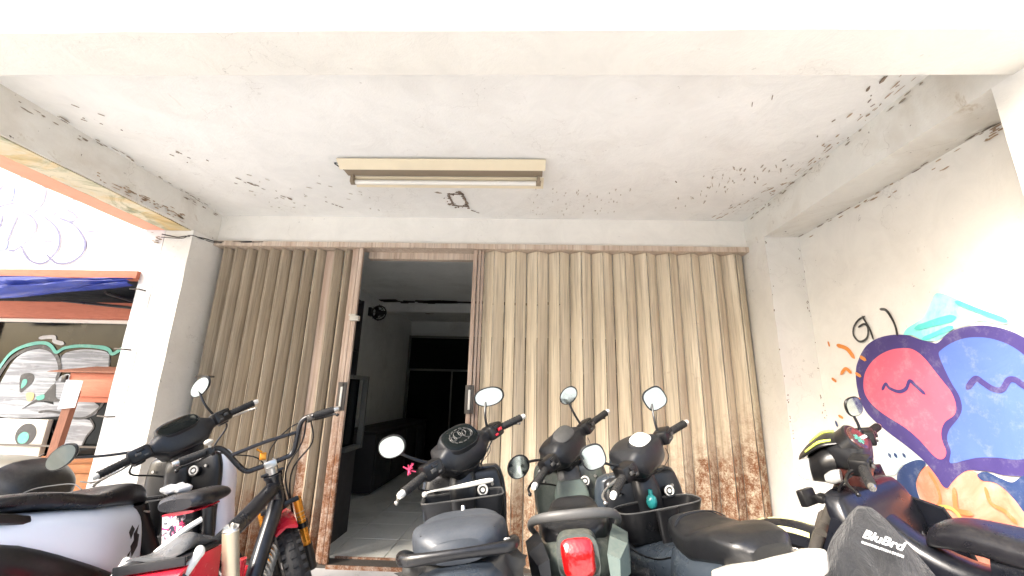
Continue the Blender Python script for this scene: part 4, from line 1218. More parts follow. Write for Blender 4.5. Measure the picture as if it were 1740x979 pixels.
    m.build('inner_panel', inner, root)
    m = MB(); m.sloft([(.37, 0, .86, .055, .045, 2.4), (.352, 0, .80, .062, .050, 2.6), (.345, 0, .73, .060, .045, 2.6), (.335, 0, .62, .055, .03, 2.6), (.33, 0, .50, .075, .025, 2.6)], 'z')
    m.build('centre_post', P.get('post', inner), root)
    ky = P.get('key_y', -.085)
    m = MB(); m.cyl((.348, ky, .778), (.325, ky, .784), .026, 18); ks = m.build('ignition_lock', BLACKP, root)
    m = MB(); m.torus((.3245, ky, .785), .0195, .0045, 'x', 20, 6); m.cyl((.330, ky, .7835), (.3225, ky, .7855), .009, 12); m.build('lock_ring', FADEW, ks)
    m = MB(); m.tube([(.33, .0, .70), (.30, 0, .705), (.285, 0, .69), (.29, 0, .665)], .006, 8); m.build('bag_hook', BLACKP, root)
    if P.get('bin'):
        bw = P['bin']; bz = P.get('bin_z', 0)
        m = MB()
        o_ = [(.300, 0, .530, .12, .035, 3), (.285, 0, .56, .150, .050, 3.4), (.272, 0, .62, .170, .062, 3.6), (.262, 0, .678, .182, .072, 3.8), (.262, 0, .684, .183, .073, 3.8),
              (.264, 0, .680, .174, .064, 3.8), (.276, 0, .62, .160, .052, 3.6), (.288, 0, .575, .140, .040, 3.4)]
        if P.get('bin_sq'):
            o_ = [(x, y, z, a, b, 9) for x, y, z, a, b, e in o_]
        m.sloft([(x, y, z + bz, a * bw, b, e) for x, y, z, a, b, e in o_], 'z', raw=True, n=32)
        tr = m.build('storage_tray', P.get('binmat', BLACKP), root)
        ee = 9 if P.get('bin_sq') else 3.8
        ring = []
        for j in range(33):
            t = 2 * math.pi * j / 32
            cu, su = math.cos(t), math.sin(t)
            ring.append((.262 + math.copysign(abs(su) ** (2 / ee), su) * .0725, math.copysign(abs(cu) ** (2 / ee), cu) * .1825 * bw, .6855 + bz))
        m = MB(); m.tube(ring, .0032, 6, smooth=False); m.build('tray_rim', P.get('rimmat', MIDGREY), tr)
        m = MB(); m.sloft([(.205, 0, .53 + bz, .03, .012, 2.4), (.195, 0, .60 + bz, .045, .014, 2.4), (.187, 0, .684 + bz, .052, .014, 2.4)], 'z'); m.build('tray_rib', P.get('ribmat', BLACKP), root)
        if P.get('hook'):
            m = MB(); m.tube([(.175, 0, .665 + bz), (.16, 0, .63 + bz), (.165, 0, .60 + bz), (.172, 0, .62 + bz)], [.008, .009, .006, .004], 8); m.build('metal_hook', SILVER, root)
    # floor and tunnel
    m = MB(); m.sloft([(.40, 0, .335, .15, .04, 4), (.25, 0, .315, .17, .028, 4), (.02, 0, .315, .17, .028, 4), (-.08, 0, .34, .15, .04, 4)], 'x'); m.build('floorboard', BLACKP, root)
    for s in (-1, 1):
        m = MB(); m.sloft([(.38, s * .175, .33, .020, .035, 2.6), (.15, s * .182, .31, .022, .03, 2.6), (-.05, s * .175, .33, .022, .04, 2.6), (-.18, s * .16, .38, .018, .05, 2.6)], 'x'); m.build('side_skirt', body, root)
    # body under the seat
    fb = P.get('tail_w', 1.0)
    m = MB()
    m.sloft([(.045, 0, .52, .060, .14, 2.6), (.0, 0, .535, .105, .175, 2.8), (-.12, 0, .56, .145, .165, 2.8), (-.28, 0, .595, .172 * fb, .135, 2.8), (-.45, 0, .640, .172 * fb, .105, 2.8),
             (-.62, 0, .680, .145 * fb, .080, 2.6), (-.74, 0, .705, .105 * fb, .058, 2.4), (-.81, 0, .715, .055 * fb, .035, 2.2)], 'x', n=32)
    m.build('side_panel', body, root)
    if P.get('fairing'):
        m = MB(); m.sloft([(-.02, 0, .38, .11, .05, 2.6), (-.15, 0, .41, .160, .075, 2.8), (-.35, 0, .49, .196, .095, 3), (-.60, 0, .60, .190, .09, 3), (-.80, 0, .66, .13, .06, 2.6)], 'x', n=28); m.build('lower_cover', BLACKP, root)
    else:
        m = MB(); m.sloft([(-.12, 0, .42, .11, .07, 2.6), (-.35, 0, .47, .14, .07, 2.6), (-.60, 0, .56, .12, .06, 2.6), (-.76, 0, .62, .07, .04, 2.4)], 'x'); m.build('lower_cover', GREYP, root)
    # seat
    ss = P.get('seat_w', 1.0); sl = P.get('seat_z', 0)
    m = MB()
    sh = P.get('seat_h', 1.0)
    SK = [(.075, 0, .700, .045, .018, 2.4), (.045, 0, .720, .080 * ss, .038, 3), (-.02, 0, .742, .100 * ss, .046, 3.6), (-.14, 0, .755 + sl, .130 * ss, .047, 4), (-.28, 0, .758 + sl, .144 * ss, .047, 4.2),
          (-.38, 0, .776 + sl, .145 * ss, .051, 4.2), (-.50, 0, .794 + sl, .136 * ss, .050, 4), (-.62, 0, .800 + sl, .112 * ss, .044, 3.6), (-.685, 0, .795 + sl, .070 * ss, .030, 3)]
    SK = [(x, y, z - .03 * (1 - sh) * min(1, max(0, -x * 4)), a, b * (1 - (1 - sh) * min(1, max(0, -x * 4 - .2))), e) for x, y, z, a, b, e in SK]
    m.sloft(SK, 'x', n=44, k=6)
    for v in m.bm.verts:      # soft creases in the vinyl
        v.co += noise.noise_vector(v.co * 11) * P.get('crease', .0018)
    st = m.build('seat', P['seat'], root, angle=60)
    m = MB()
    for (xx, zz, aa) in P.get('seams', ((-.32, .818 + sl, .118 * ss),)):
        m.tube([(xx - .02, -aa, zz - .026), (xx, -aa * .6, zz - .004), (xx + .01, 0, zz), (xx, aa * .6, zz - .004), (xx - .02, aa, zz - .026)], .0022, 6)
    m.build('seam', P.get('seam', MIDGREY), st)
    for s in (-1, 1):
        m = MB(); m.tube([(x, s * a * .90, z + b * .70) for x, y, z, a, b, e in SK[1:-1]], .0028, 6); m.build('piping', P.get('pipe', BLACKP), st)
    # grab rail
    gr = P['rail']
    m = MB()
    if gr == 'arch':
        m.tube([(-.46, -.172, .735), (-.58, -.178, .785), (-.68, -.155, .825), (-.745, -.09, .845), (-.765, 0, .850), (-.745, .09, .845), (-.68, .155, .825), (-.58, .178, .785), (-.46, .172, .735)],
               [.010, .013, .016, .018, .018, .018, .016, .013, .010], 12)
        for v in m.bm.verts: v.co.z = .80 + (v.co.z - .80) * .9
    elif gr == 'loop':
        m.tube([(-.42, -.150, .735), (-.52, -.185, .770), (-.64, -.190, .790), (-.73, -.150, .800), (-.76, 0, .806), (-.73, .150, .800), (-.64, .190, .790), (-.52, .185, .770), (-.42, .150, .735)],
               [.010, .014, .016, .016, .013, .016, .016, .014, .010], 12)
    else:
        m.sloft([(-.56, 0, .725, .155, .016, 7), (-.66, 0, .748, .160, .018, 7), (-.76, 0, .762, .140, .018, 7), (-.84, 0, .764, .085, .014, 6), (-.86, 0, .760, .06, .010, 5)], 'x'); m.jitter(.005, 16)
    for v in m.bm.verts: v.co.y *= P.get('rail_w', 1)
    m.build('grab_rail', P.get('railmat', BLACKP), root)
    # tail lamp
    tx = P.get('tail_x', -.80); tz = P.get('tail_z', .70); ts = P.get('tail_s', 1.0); tw = ts * P.get('tail_wide', 1); th = ts * P.get('tail_tall', 1)
    m = MB(); m.sloft([(tx + .06, 0, tz + .01, .080 * tw, .055 * th, 4), (tx + .01, 0, tz, .080 * tw, .055 * th, 4), (tx - .02, 0, tz - .012, .070 * tw, .044 * th, 3.6), (tx - .035, 0, tz - .02, .045 * tw, .026 * th, 3)], 'x', n=28)
    tl = m.build('tail_lamp', REDL, root)
    m = MB(); m.sloft([(tx + .065, 0, tz, .080 * tw + .012, .055 * th + .011, 3.6), (tx + .005, 0, tz - .005, .080 * tw + .012, .055 * th + .011, 3.6)], 'x', n=28); m.build('lamp_frame', P.get('tailframe', BLACKP), root)
    for s in (() if P.get('noind') else (-1, 1)):
        m = MB(); m.sloft([(tx + .10, s * .125 * fb, tz - .005, .035, .032, 2.6), (tx + .04, s * .120 * fb, tz - .012, .030, .024, 2.4)], 'x'); m.build('indicator', P.get('indmat', SMOKE), root)
    m = MB(); m.sloft([(tx + .10, 0, tz - .10, .07, .06, 3), (tx + .01, 0, tz - .22, .075, .05, 3), (tx - .05, 0, tz - .36, .07, .03, 3)], 'x'); m.build('rear_mudguard', BLACKP, root)
    m = MB(); m.box((tx - .045, 0, tz - .20), (.004, .20, .10), rot=(0, -.25, 0), bev=.001); m.build('number_plate', BLACKP, root)
    # engine, exhaust, shock
    m = MB(); m.sloft([(-.05, .02, .30, .06, .07, 2.6), (-.22, .04, .29, .075, .085, 2.8), (-.42, .07, .28, .06, .075, 2.8), (-.62, .085, .28, .05, .07, 2.4), (-.70, .085, .28, .03, .045, 2.2)], 'x'); m.build('engine', IRON, root)
    m = MB(); m.tube([(-.12, -.06, .26), (-.30, -.10, .22), (-.42, -.13, .25)], .018, 8); m.tube([(-.42, -.135, .25), (-.50, -.14, .27), (-.72, -.145, .33), (-.80, -.145, .35)], [.03, .048, .05, .03], 14); m.build('exhaust', BLACKP, root)
    m = MB()
    for k in range(9): m.torus((-.56 - k * .008, .105, .34 + k * .028), .024, .006, 'z', 16, 6)
    m.cyl((-.55, .105, .30), (-.63, .105, .60), .012); m.build('rear_shock', SILVER, root)
    wheel(root, (-.62, 0, .265), .265, .050, I, BLACKP, spokes=5)
    wheel(root, (.70, 0, .265), .265, .042, Ms, BLACKP, spokes=5, disc=(.10, .05, False))
    m = MB()
    for s in (-1, 1): m.cyl((.70, s * .075, .265), (.535, s * .075, .60), .020, 12); m.cyl((.58, s * .075, .50), (.53, s * .075, .615), .025, 12)
    m.cyl((.525, -.08, .615), (.525, .08, .615), .024); m.cyl((.525, 0, .61), (.43, 0, .80), .022); m.xf(Ms); m.build('fork', IRON, root)
    m = MB()
    rings = []
    for k in range(15):
        t = R(20 + 130 * k / 14); rr = .295
        rings.append([(.70 + rr * math.cos(t) + 0, y, .265 + (rr - d) * math.sin(t)) for y, d in ((-.062, .045), (-.045, .01), (0, 0), (.045, .01), (.062, .045), (.055, .05), (.04, .018), (0, .008), (-.04, .018), (-.055, .05))])
    m.loft(rings); m.xf(Ms); m.build('front_mudguard', body, root)
    m = MB(); m.tube([(-.02, .10, .28), (-.02, .18, .12), (-.03, .235, .012)], .011, 8); m.ball((-.03, .24, .012), (.03, .02, .01), 8); m.build('side_stand', IRON, root)
    # length of the rear half
    kf = P.get('short', .70)
    for ch in list(root.children) + [g for c in root.children for g in c.children]:
        base = ch.name.split('.')[0]
        if base in ('side_panel', 'seat', 'seam', 'piping', 'grab_rail', 'tail_lamp', 'lamp_frame', 'indicator', 'lower_cover', 'rear_mudguard', 'number_plate', 'exhaust', 'engine', 'rear_shock'):
            for v in ch.data.vertices:
                if v.co.x < .10:
                    if base != 'engine': v.co.z += P.get('rise', 0) * (.10 - v.co.x)
                    v.co.x = .10 + (v.co.x - .10) * kf
    rw = [c for c in root.children if c.name.startswith('wheel')][0]
    for ch in [rw] + list(rw.children):
        for v in ch.data.vertices: v.co.x += .10 + (-.62 - .10) * kf + .62
    stand(root, (.36, 0, .94), P['at'], P['heading'], P['lean'])
    return root

GRP = 'scooters parked in front of the gates'
# ---- dark blue-grey scooter before the open doorway
s2 = scooter('scooter', 'dark blue-grey scooter in front of the open doorway, white stick across its shield', dict(
    at=(-.28, 2.02), heading=97, lean=7, steer=41, short=.66, rail_w=.82, body=GREYBLUE, inner=BLACKP, bar=GREYP, seat=VINYLG, dash=(.088, .060), dashmarks=True, bin=.93, bin_z=.10, bin_sq=True, binmat=GREYP, hook=True,
    rail='loop', railmat=BLACKP, lever=SILVER, shield_w=.98, btn=RED, seam=FADEW, seams=((-.24, .799, .118), (-.52, .840, .115)), tail_z=.66, tail_s=.9, post=GREYP,
    mirror=dict(size=(.062, .040), e=2.2, housing=BLACKP,
                L=dict(mid=(.35, .235, 1.04), c=(.345, .295, 1.115), size=(.056, .044), yaw=-48, pitch=-4), R=dict(mid=(.315, -.175, 1.045), c=(.30, -.225, 1.115), size=(.072,.044), yaw=-48, pitch=2, roll=8))))
m = MB(); bm = m.bm; G = []
for i in range(22):
    row = []
    for j in range(30):
        u, v_ = i / 21, j / 29 - .5
        p = Vector((-.31 - .26 * u, v_ * (.37 - .08 * u), .790 - .19 * u * u - .22 * v_ * v_))
        p += noise.noise_vector(Vector((u * 6, v_ * 9, 2))) * .022 + noise.noise_vector(Vector((u * 18, v_ * 22, 5))) * .008
        row.append(bm.verts.new(p))
    G.append(row)
for a, b in zip(G[:-1], G[1:]):
    for j in range(29): bm.faces.new((a[j], a[j + 1], b[j + 1], b[j]))
bmesh.ops.solidify(bm, geom=bm.faces[:], thickness=.003)
cs = m.build('torn_cover', MIDGREY, s2, angle=75)
m = MB()
for k in (0, 3, 4): m.box((-.36 - .03 * random.random(), -.13 + .04 * k + random.uniform(-.01, .01), .80), (.008, .022, .006), rot=(random.random(), random.random(), random.random()), bev=.003)
m.build('foam_scrap', FADEW, cs)['kind'] = 'stuff'
# ---- grey-green scooter with the big red lamp
s3 = scooter('scooter', 'dusty grey-green scooter with a big square red tail lamp and grey arched grab rail', dict(
    at=(.222, 2.32), heading=85, lean=8, steer=54, body=GREENG, inner=GREENG, shield=GREENG, bar=GREYP, seat=VINYL, dash=(.070, .042), dashmat=MIDGREY, bin=None,
    rail='arch', railmat=MIDGREY, lever=BLACKP, shield_w=1.0, key_y=-.075, rail_w=.84, tail_x=-.80, tail_z=.735, tail_s=1.25, noind=True, tail_wide=.52, tail_tall=.78, tailframe=GREENG, tail_w=.92, seat_w=.88, post=MIDGREY, seat_z=-.035, indmat=MIDGREY,
    mirror=dict(size=(.046, .040), e=2.0, housing=BLACKP,
                L=dict(mid=(.34, .25, 1.02), c=(.325, .345, 1.045), size=(.055,.046), yaw=-45, roll=-25), R=dict(mid=(.33, -.165, 1.06), c=(.32, -.185, 1.15), size=(.055,.04), yaw=-50, roll=-20))))
m = MB(); m.sloft([(.300, 0, .80, .060, .018, 3), (.292, 0, .74, .085, .022, 3), (.285, 0, .66, .070, .026, 3), (.28, 0, .58, .04, .02, 2.6)], 'z'); m.build('chest_panel', GREENL, s3)
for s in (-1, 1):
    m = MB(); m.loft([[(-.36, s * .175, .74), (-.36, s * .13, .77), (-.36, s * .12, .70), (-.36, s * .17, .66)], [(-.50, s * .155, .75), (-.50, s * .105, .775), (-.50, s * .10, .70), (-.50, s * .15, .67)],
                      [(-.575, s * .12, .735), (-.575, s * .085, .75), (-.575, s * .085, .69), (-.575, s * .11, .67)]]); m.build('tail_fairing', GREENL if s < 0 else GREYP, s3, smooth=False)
m = MB(); m.loft([[(-.50, -.11, .66), (-.50, .11, .66), (-.50, .12, .58), (-.50, -.12, .58)], [(-.585, -.075, .66), (-.585, .075, .66), (-.60, .08, .60), (-.60, -.08, .60)], [(-.62, -.05, .63), (-.62, .05, .63), (-.63, .05, .60), (-.63, -.05, .60)]]); m.build('lower_fairing', GREENL, s3, smooth=False)
# ---- black and grey scooter, cream tail
s4 = scooter('scooter', 'black scooter with long seat, cream tail and a rounded storage tray in the shield', dict(
    at=(.545, 2.10), heading=102, lean=8, steer=34, short=.62, body=GREYBLUE, inner=GREYP, bar=GREYP, seat=VINYL, dash=(.062, .040), dash_tilt=-28, dashmat=FADEW, bin=1.05, bin_z=.075, pod=1.1, seat_w=.90, seat_z=-.02,
    rail='flat', railmat=CREAM, noind=True, lever=SILVER, shield_w=1.05, tail_z=.68, crease=.003, tail_w=.9, seams=((-.06, .79, .09), (-.09, .795, .10), (-.12, .80, .105)), seam=VINYL, post=GREYP, key_y=-.10,
    mirror=dict(size=(.050, .046), e=2.8, housing=GREYP,
                L=dict(mid=(.35, .235, 1.02), c=(.345, .31, 1.085), size=(.050, .050), yaw=-42), R=dict(mid=(.325, -.18, 1.05), c=(.315, -.235, 1.13), size=(.055,.055), yaw=-46, roll=-12))))
m = MB(); m.ball((.272, .02, .77), (.024, .024, .032), 12); m.tube([(.272, .02, .79), (.272, .02, .818)], .010, 8); tag(m.build('bottle', TEALB), 'small teal bottle in the storage tray of the black scooter', 'bottle')
bt = bpy.context.scene.objects['bottle']
# ---- white scooter at the left edge
s1 = scooter('scooter', 'white scooter with black seat and black handlebar cover at the left edge', dict(
    at=(-1.77, 2.26), heading=93, lean=8, steer=58, short=.9, seat_h=.55, rise=.06, noind=True, tail_z=.62, fairing=True, body=WPAINT, inner=BLACKP, bar=GREYP, seat=VINYLB, dash=(.09, .05), bin=.9,
    rail='flat', railmat=BLACKP, lever=SILVER, shield=WPAINT, shield_w=1.02, tail_w=1.12,
    mirror=dict(size=(.060, .036), e=2.0, housing=BLACKP,
                L=dict(mid=(.37, .28, 1.03), c=(.37, .40, 1.10), size=(.085, .042), yaw=-60, roll=-8), R=dict(mid=(.33, -.15, 1.07), c=(.325, -.165, 1.16), size=(.080,.038), yaw=-70, roll=-14))))
_W = s4.matrix_basis.copy()
bt.matrix_world = Matrix.Translation(s4.location) @ s4.rotation_euler.to_matrix().to_4x4()

m = MB(); m.sloft([(.02, 0, .70, .098, .050, 3), (.045, 0, .62, .100, .050, 3), (.085, 0, .52, .110, .050, 3), (.12, 0, .42, .115, .045, 3)], 'z'); m.build('front_cover', BLACKP, s1)
m = MB()
for k in range(2): m.tube([(.02, -.075 - .02 * k, .672), (.045, -.08 - .02 * k, .662), (.06, -.06 - .02 * k, .668)], .004, 6)
m.tube([(.02, -.095, .672), (.02, -.075, .672)], .004, 6); m.build('seat_hinge', SILVER, s1)
m = MB(); m.ball((0, 0, 0), (.03, .075, .024), 22)
for v in m.bm.verts: v.co += noise.noise_vector(v.co * 30) * .012
m.xf(Matrix.Translation((.265, -.05, .715)))
ws = tag(m.build('white_cloth', WHITEL, smooth=False), 'crumpled white cloth stuffed into the black shield of the white scooter', 'cloth')
ws.matrix_world = Matrix.Translation(s1.location) @ s1.rotation_euler.to_matrix().to_4x4()
sp_ = [c for c in s1.children if c.name.startswith('side_panel')][0]
decal('black_decal', sp_, [[(-0.070, 0.520), (-0.030, 0.550), (-0.020, 0.590), (-0.040, 0.600), (-0.020, 0.630), (-0.070, 0.605), (-0.065, 0.580), (-0.090, 0.565)], [(-0.100, 0.510), (-0.080, 0.550), (-0.105, 0.540), (-0.125, 0.490)],
                           [(-0.090, 0.590), (-0.060, 0.620), (-0.080, 0.640), (-0.110, 0.620)], [(-0.140, 0.480), (-0.110, 0.490), (-0.100, 0.505), (-0.130, 0.495)]], -1, BLACKL)
for sc_ in (s2, s4):
    m = MB(); m.sloft([(.33, 0, .50, .165, .12, 3.4), (.22, 0, .50, .160, .125, 3.4), (.10, 0, .53, .150, .13, 3.2), (.0, 0, .56, .125, .14, 3)], 'x', n=28); m.build('centre_tunnel', GREYBLUE, sc_)
    for s in (-1, 1):
        m = MB(); m.tube([(.33, s * .145, .60), (.20, s * .140, .607), (.08, s * .132, .630), (.0, s * .110, .66)], .0022, 5); m.build('split_line', BLACKP, sc_)
# stick lying across the shield of the second scooter
mw = Matrix.Translation(s2.location) @ s2.rotation_euler.to_matrix().to_4x4()
m = MB(); m.tube([(.245, .155, .815), (.24, .12, .822), (.235, 0, .828), (.238, -.10, .835), (.24, -.13, .835)], [.006, .004, .009, .010, .007], 8); m.ball((.245, .157, .812), .012, 8)
o = tag(m.build('stick', FADEW), 'white plastic stick lying across the front of the dark blue-grey scooter', 'stick'); o.matrix_world = mw
m = MB(); 
for k in range(16): m.tube([(.343, .255, .992), (.343 + random.uniform(-.02, .02), .255 + random.uniform(-.022, .022), .992 + random.uniform(-.022, .022))], [.004, .002], 5, smooth=False)
m.xf(steer_matrix((.42, 0, .80), 26, 38)); m.build('ribbon', PINKT, s2)

# ================================================================== small trail bike with high bars
bk = thing('mini_bike', 'black framed mini bike with high handlebar, knobby front tyre and red rear box', 'bicycle')
HB = (0, 0, .80)
Mb = steer_matrix(HB, 20, 36)
Ib = Matrix.Identity(4)
m = MB(); m.cyl((.055, 0, .64), (.0, 0, .80), .036, 18); m.cyl((.058, 0, .635), (.053, 0, .65), .042, 18); m.cyl((.003, 0, .79), (-.003, 0, .805), .042, 18); m.build('head_tube', GLOSSB, bk)
m = MB(); m.tube([(.02, 0, .745), (-.22, 0, .655), (-.47, 0, .58)], [.034, .034, .032], 16); m.build('top_tube', GLOSSB, bk)
m = MB(); m.tube([(.045, 0, .68), (-.10, 0, .48), (-.22, 0, .30)], [.036, .036, .034], 16); m.build('down_tube', GLOSSB, bk)
m = MB(); m.tube([(-.22, 0, .30), (-.45, 0, .30), (-.78, .07, .29)], .02, 10); m.tube([(-.22, 0, .30), (-.45, 0, .30), (-.78, -.07, .29)], .02, 10); m.tube([(-.47, 0, .58), (-.45, 0, .30)], .026, 10)
m.build('rear_frame', GLOSSB, bk)
m = MB(); m.cyl((-.004, 0, .805), (-.010, 0, .835), .028, 14); m.box((.0, 0, .85), (.05, .055, .035), bev=.006)
for s in (-1, 1): m.cyl((.018, s * .018, .84), (.018, s * .018, .875), .006, 8)
m.xf(Mb); m.build('stem', SILVER, bk)
m = MB(); m.tube([(-.06, .235, 1.005), (-.035, .20, 1.01), (-.02, .165, .985), (.01, .11, .87), (.015, .06, .855), (.015, 0, .855), (.015, -.06, .855), (.01, -.11, .87), (-.02, -.165, .985), (-.035, -.20, 1.01), (-.06, -.235, 1.005)], .0125, 12)
m.tube([(-.012, .145, .955), (-.012, 0, .962), (-.012, -.145, .955)], .009, 10); m.xf(Mb); m.build('handlebar', GLOSSB, bk)
for s in (-1, 1):
    bar_end(bk, Mb, s, .235, .33, -.06, -.08, 1.005, 1.0, endmat=SILVER, lever=BLACKP, r=.0175)
    m = MB(); m.box((-.045, s * .225, 1.005), (.036, .028, .034), bev=.005); m.cyl((-.04, s * .20, 1.0), (-.04, s * .215, 1.0), .02, 12); m.xf(Mb); m.build('lever_clamp', IRON if s < 0 else BLACKP, bk)
m = MB(); m.ball((-.06, .215, 1.045), (.020, .020, .014), 12); m.cyl((-.055, .215, 1.02), (-.058, .215, 1.04), .006); m.xf(Mb); m.build('bell', CREAM, bk)
for pp, rr in (([(-.02, -.21, 1.0), (.06, -.12, .99), (.10, -.02, .92), (.08, .02, .80), (.06, .03, .66)], .0035), ([(-.02, .21, 1.0), (.08, .14, .96), (.10, .04, .90), (.07, .0, .78)], .0035), ([(-.02, -.20, 1.0), (.03, -.16, .90), (.09, -.06, .78), (.11, -.05, .60), (.20, -.05, .50)], .0045), ([(-.02, -.22, .99), (-.02, -.20, .88), (.03, -.10, .80), (.08, -.06, .70), (.12, -.05, .56)], .0045)):
    m = MB(); m.tube(pp, rr, 6); m.xf(Mb); m.build('cable', BLACKP, bk)
m = MB(); m.box((.045, .02, .90), (.02, .03, .035), rot=(.3, .2, 0), bev=.004); m.tube([(.03, .02, .92), (.03, .04, .945)], .005, 6); m.xf(Mb); m.build('junction_plug', GOLD, bk)
m = MB(); m.box((.045, 0, .645), (.045, .17, .022), bev=.006); m.box((.0, 0, .81), (.05, .10, .014), bev=.004); m.xf(Mb); m.build('fork_crown', BLACKP, bk)
for s in (-1, 1):
    m = MB(); m.cyl((.050, s * .078, .645), (.135, s * .078, .395), .020, 14); m.xf(Mb); f_ = m.build('fork_leg', GOLD, bk)
    m = MB(); m.cyl((.130, s * .078, .41), (.17, s * .078, .285), .024, 14); m.cyl((.095, s * .078, .525), (.102, s * .078, .50), .027, 14); m.xf(Mb); m.build('lower_leg', BLACKP, f_)
    m = MB(); 
    for k in range(5): m.torus((.075 + k * .007, s * .078, .575 - k * .02), .020, .003, 'z', 16, 5)
    m.xf(Mb); m.build('ring', CHAMP, f_)
wheel(bk, (.175, 0, .285), .285, .052, Mb, CHAMP, wire=True, knobs=True, disc=(.09, .045, False))
m = MB(); rings = []
for k in range(12):
    t = R(52 + 75 * k / 11); rr = .325
    rings.append([(.175 + rr * math.cos(t), y, .285 + (rr - d) * math.sin(t)) for y, d in ((-.05, .02), (-.03, .0), (0, -.006), (.03, .0), (.05, .02), (.045, .028), (0, .004), (-.045, .028))])
m.loft(rings); m.xf(Mb); m.build('front_mudguard', RED, bk)
m = MB(); m.sloft([(-.22, .02, .50, .03, .032, 2), (-.245, .02, .44, .03, .03, 2)], 'z'); m.tube([(-.10, .06, .42), (-.16, .06, .40)], .028, 14, smooth=False); m.build('ignition_coil', RED, bk)
m = MB(); m.sloft([(-.10, .02, .34, .06, .05, 2.6), (-.24, .02, .32, .085, .08, 3), (-.38, .02, .33, .07, .07, 2.6)], 'x')
for k in range(6): m.torus((-.10 + .015 * k, .02, .36 + .018 * k), .05, .008, 'x', 18, 6)
m.build('motor', SILVER, bk)
# seat on a sticker-covered case
m = MB(); m.sloft([(-.60, 0, .80, .060, .020, 2.4), (-.57, 0, .805, .082, .030, 2.6), (-.50, 0, .80, .080, .032, 2.6), (-.42, 0, .80, .055, .030, 2.4), (-.36, 0, .795, .035, .022, 2.2), (-.33, 0, .79, .018, .012, 2)], 'x', k=6, n=28); st = m.build('saddle', VINYLB, bk)
m = MB(); m.sloft([(-.585, 0, .770, .058, .006, 2.6), (-.50, 0, .768, .056, .007, 2.6), (-.42, 0, .768, .035, .006, 2.6)], 'x'); m.build('saddle_base', RED, st)
m = MB(); m.cyl((-.47, 0, .56), (-.475, 0, .775), .020, 12); m.cyl((-.50, -.045, .63), (-.50, -.045, .765), .024, 12); m.build('seat_post', BLACKP, bk)
def sticker():
    m, nt, b = _new('sticker_print')
    v = coords(nt)
    n1 = nz(nt, v, 16, 5, 0.7, 2.5); n2 = nz(nt, v, 22, 4, 0.6, 2.0)
    c = mix(nt, ramp(nt, n1, .50, .53), (.75, .73, .74), (.70, .05, .16))
    c = mix(nt, ramp(nt, n2, .54, .57), c, (.03, .03, .05))
    nt.links.new(c, b.inputs['Base Color']); b.inputs['Roughness'].default_value = .3
    return m
STK = sticker()
m = MB(); m.box((-.52, .055, .665), (.03, .085, .20), rot=(0, -.03, 0), bev=.006); m.build('sticker_case', STK, bk)
m = MB(); m.box((-.515, -.006, .66), (.05, .03, .20), bev=.004)
for k in range(7): m.box((-.545, -.006, .58 + k * .026), (.006, .034, .010), bev=.002)
m.build('battery_case', GREYP, bk)
# rear red box, carrier, shocks, pipe
m = MB(); m.loft([[(-.62, -.125, .46), (-.62, .125, .46), (-.98, .125, .46), (-.98, -.125, .46)], [(-.60, -.13, .56), (-.60, .13, .56), (-.95, .13, .56), (-.95, -.13, .56)], [(-.595, -.135, .60), (-.595, .135, .60), (-.80, .135, .60), (-.80, -.135, .60)]])
bx = m.build('rear_box', RED, bk, smooth=False)
m = MB(); m.b2((-.88, -.135, .602), (-.62, .135, .615), .004); m.b2((-.885, -.138, .590), (-.872, .138, .618), .003); m.build('box_lid', GREYP, bx)
m = MB(); m.sloft([(-.60, -.02, .625, .10, .012, 2.6), (-.67, -.03, .635, .08, .024, 2.2), (-.74, -.045, .638, .065, .028, 2.0), (-.82, -.02, .625, .08, .012, 2.2), (-.87, 0, .622, .10, .006, 2.4)], 'x'); m.jitter(.012, 14); tag_o = m.build('tool_bag', BAGG, bk, angle=50)
m = MB(); m.tube([(-.80, .03, .63), (-.72, -.03, .675), (-.66, -.075, .70)], .010, 8); m.build('bag_strap', FADEW, tag_o)
for s in (-1, 1):
    y = s * .145
    m = MB(); m.cyl((-.80, y, .64), (-.86, y + .03, .585), .017, 14); m.ball((-.795, y, .643), .020, 10); sh_ = m.build('rear_shock', FADEW, bk)
    m = MB(); m.cyl((-.86, y + .03, .585), (-1.0, y + .08, .46), .030, 14); m.build('shock_body', BLACKP, sh_)
    m = MB()
    for k in range(3): m.torus((-.875 - k * .012, y + .033 + k * .004, .573 - k * .011), .027, .005, 'x', 16, 5)
    m.build('spring_ring', RED, sh_)
m = MB(); m.tube([(-.66, -.215, .28), (-.68, -.215, .45), (-.69, -.215, .645)], [.034, .034, .033], 18); m.build('silencer', CHAMP, bk)
m = MB(); m.torus((-.69, -.215, .65), .026, .008, 'z', 20, 6)
for k in range(5): m.box((-.69 + .02 * math.cos(k * 1.25), -.215 + .02 * math.sin(k * 1.25), .66), (.02, .008, .02), rot=(0, .4, k * 1.25))
m.build('silencer_cap', SILVER, bk)
wheel(bk, (-.80, 0, .27), .27, .055, Ib, CHAMP, wire=True, knobs=True)
m = MB(); m.tube([(-.3, .10, .28), (-.3, .17, .14), (-.31, .225, .012)], .010, 8); m.build('side_stand', IRON, bk)
for ch in list(bk.children) + [g for c in bk.children for g in c.children]:      # short rear end
    base = ch.name.split('.')[0]
    if base in ('rear_box', 'box_lid', 'tool_bag', 'bag_strap', 'rear_shock', 'shock_body', 'spring_ring', 'silencer', 'silencer_cap'):
        for v in ch.data.vertices: v.co.x = -.52 + (v.co.x + .60) * .62; v.co.y *= .86; v.co.z += (.005 if base in ('rear_shock', 'shock_body', 'spring_ring') else .035)
stand(bk, (0, 0, .80), (-1.235, 2.2), 90, 10)

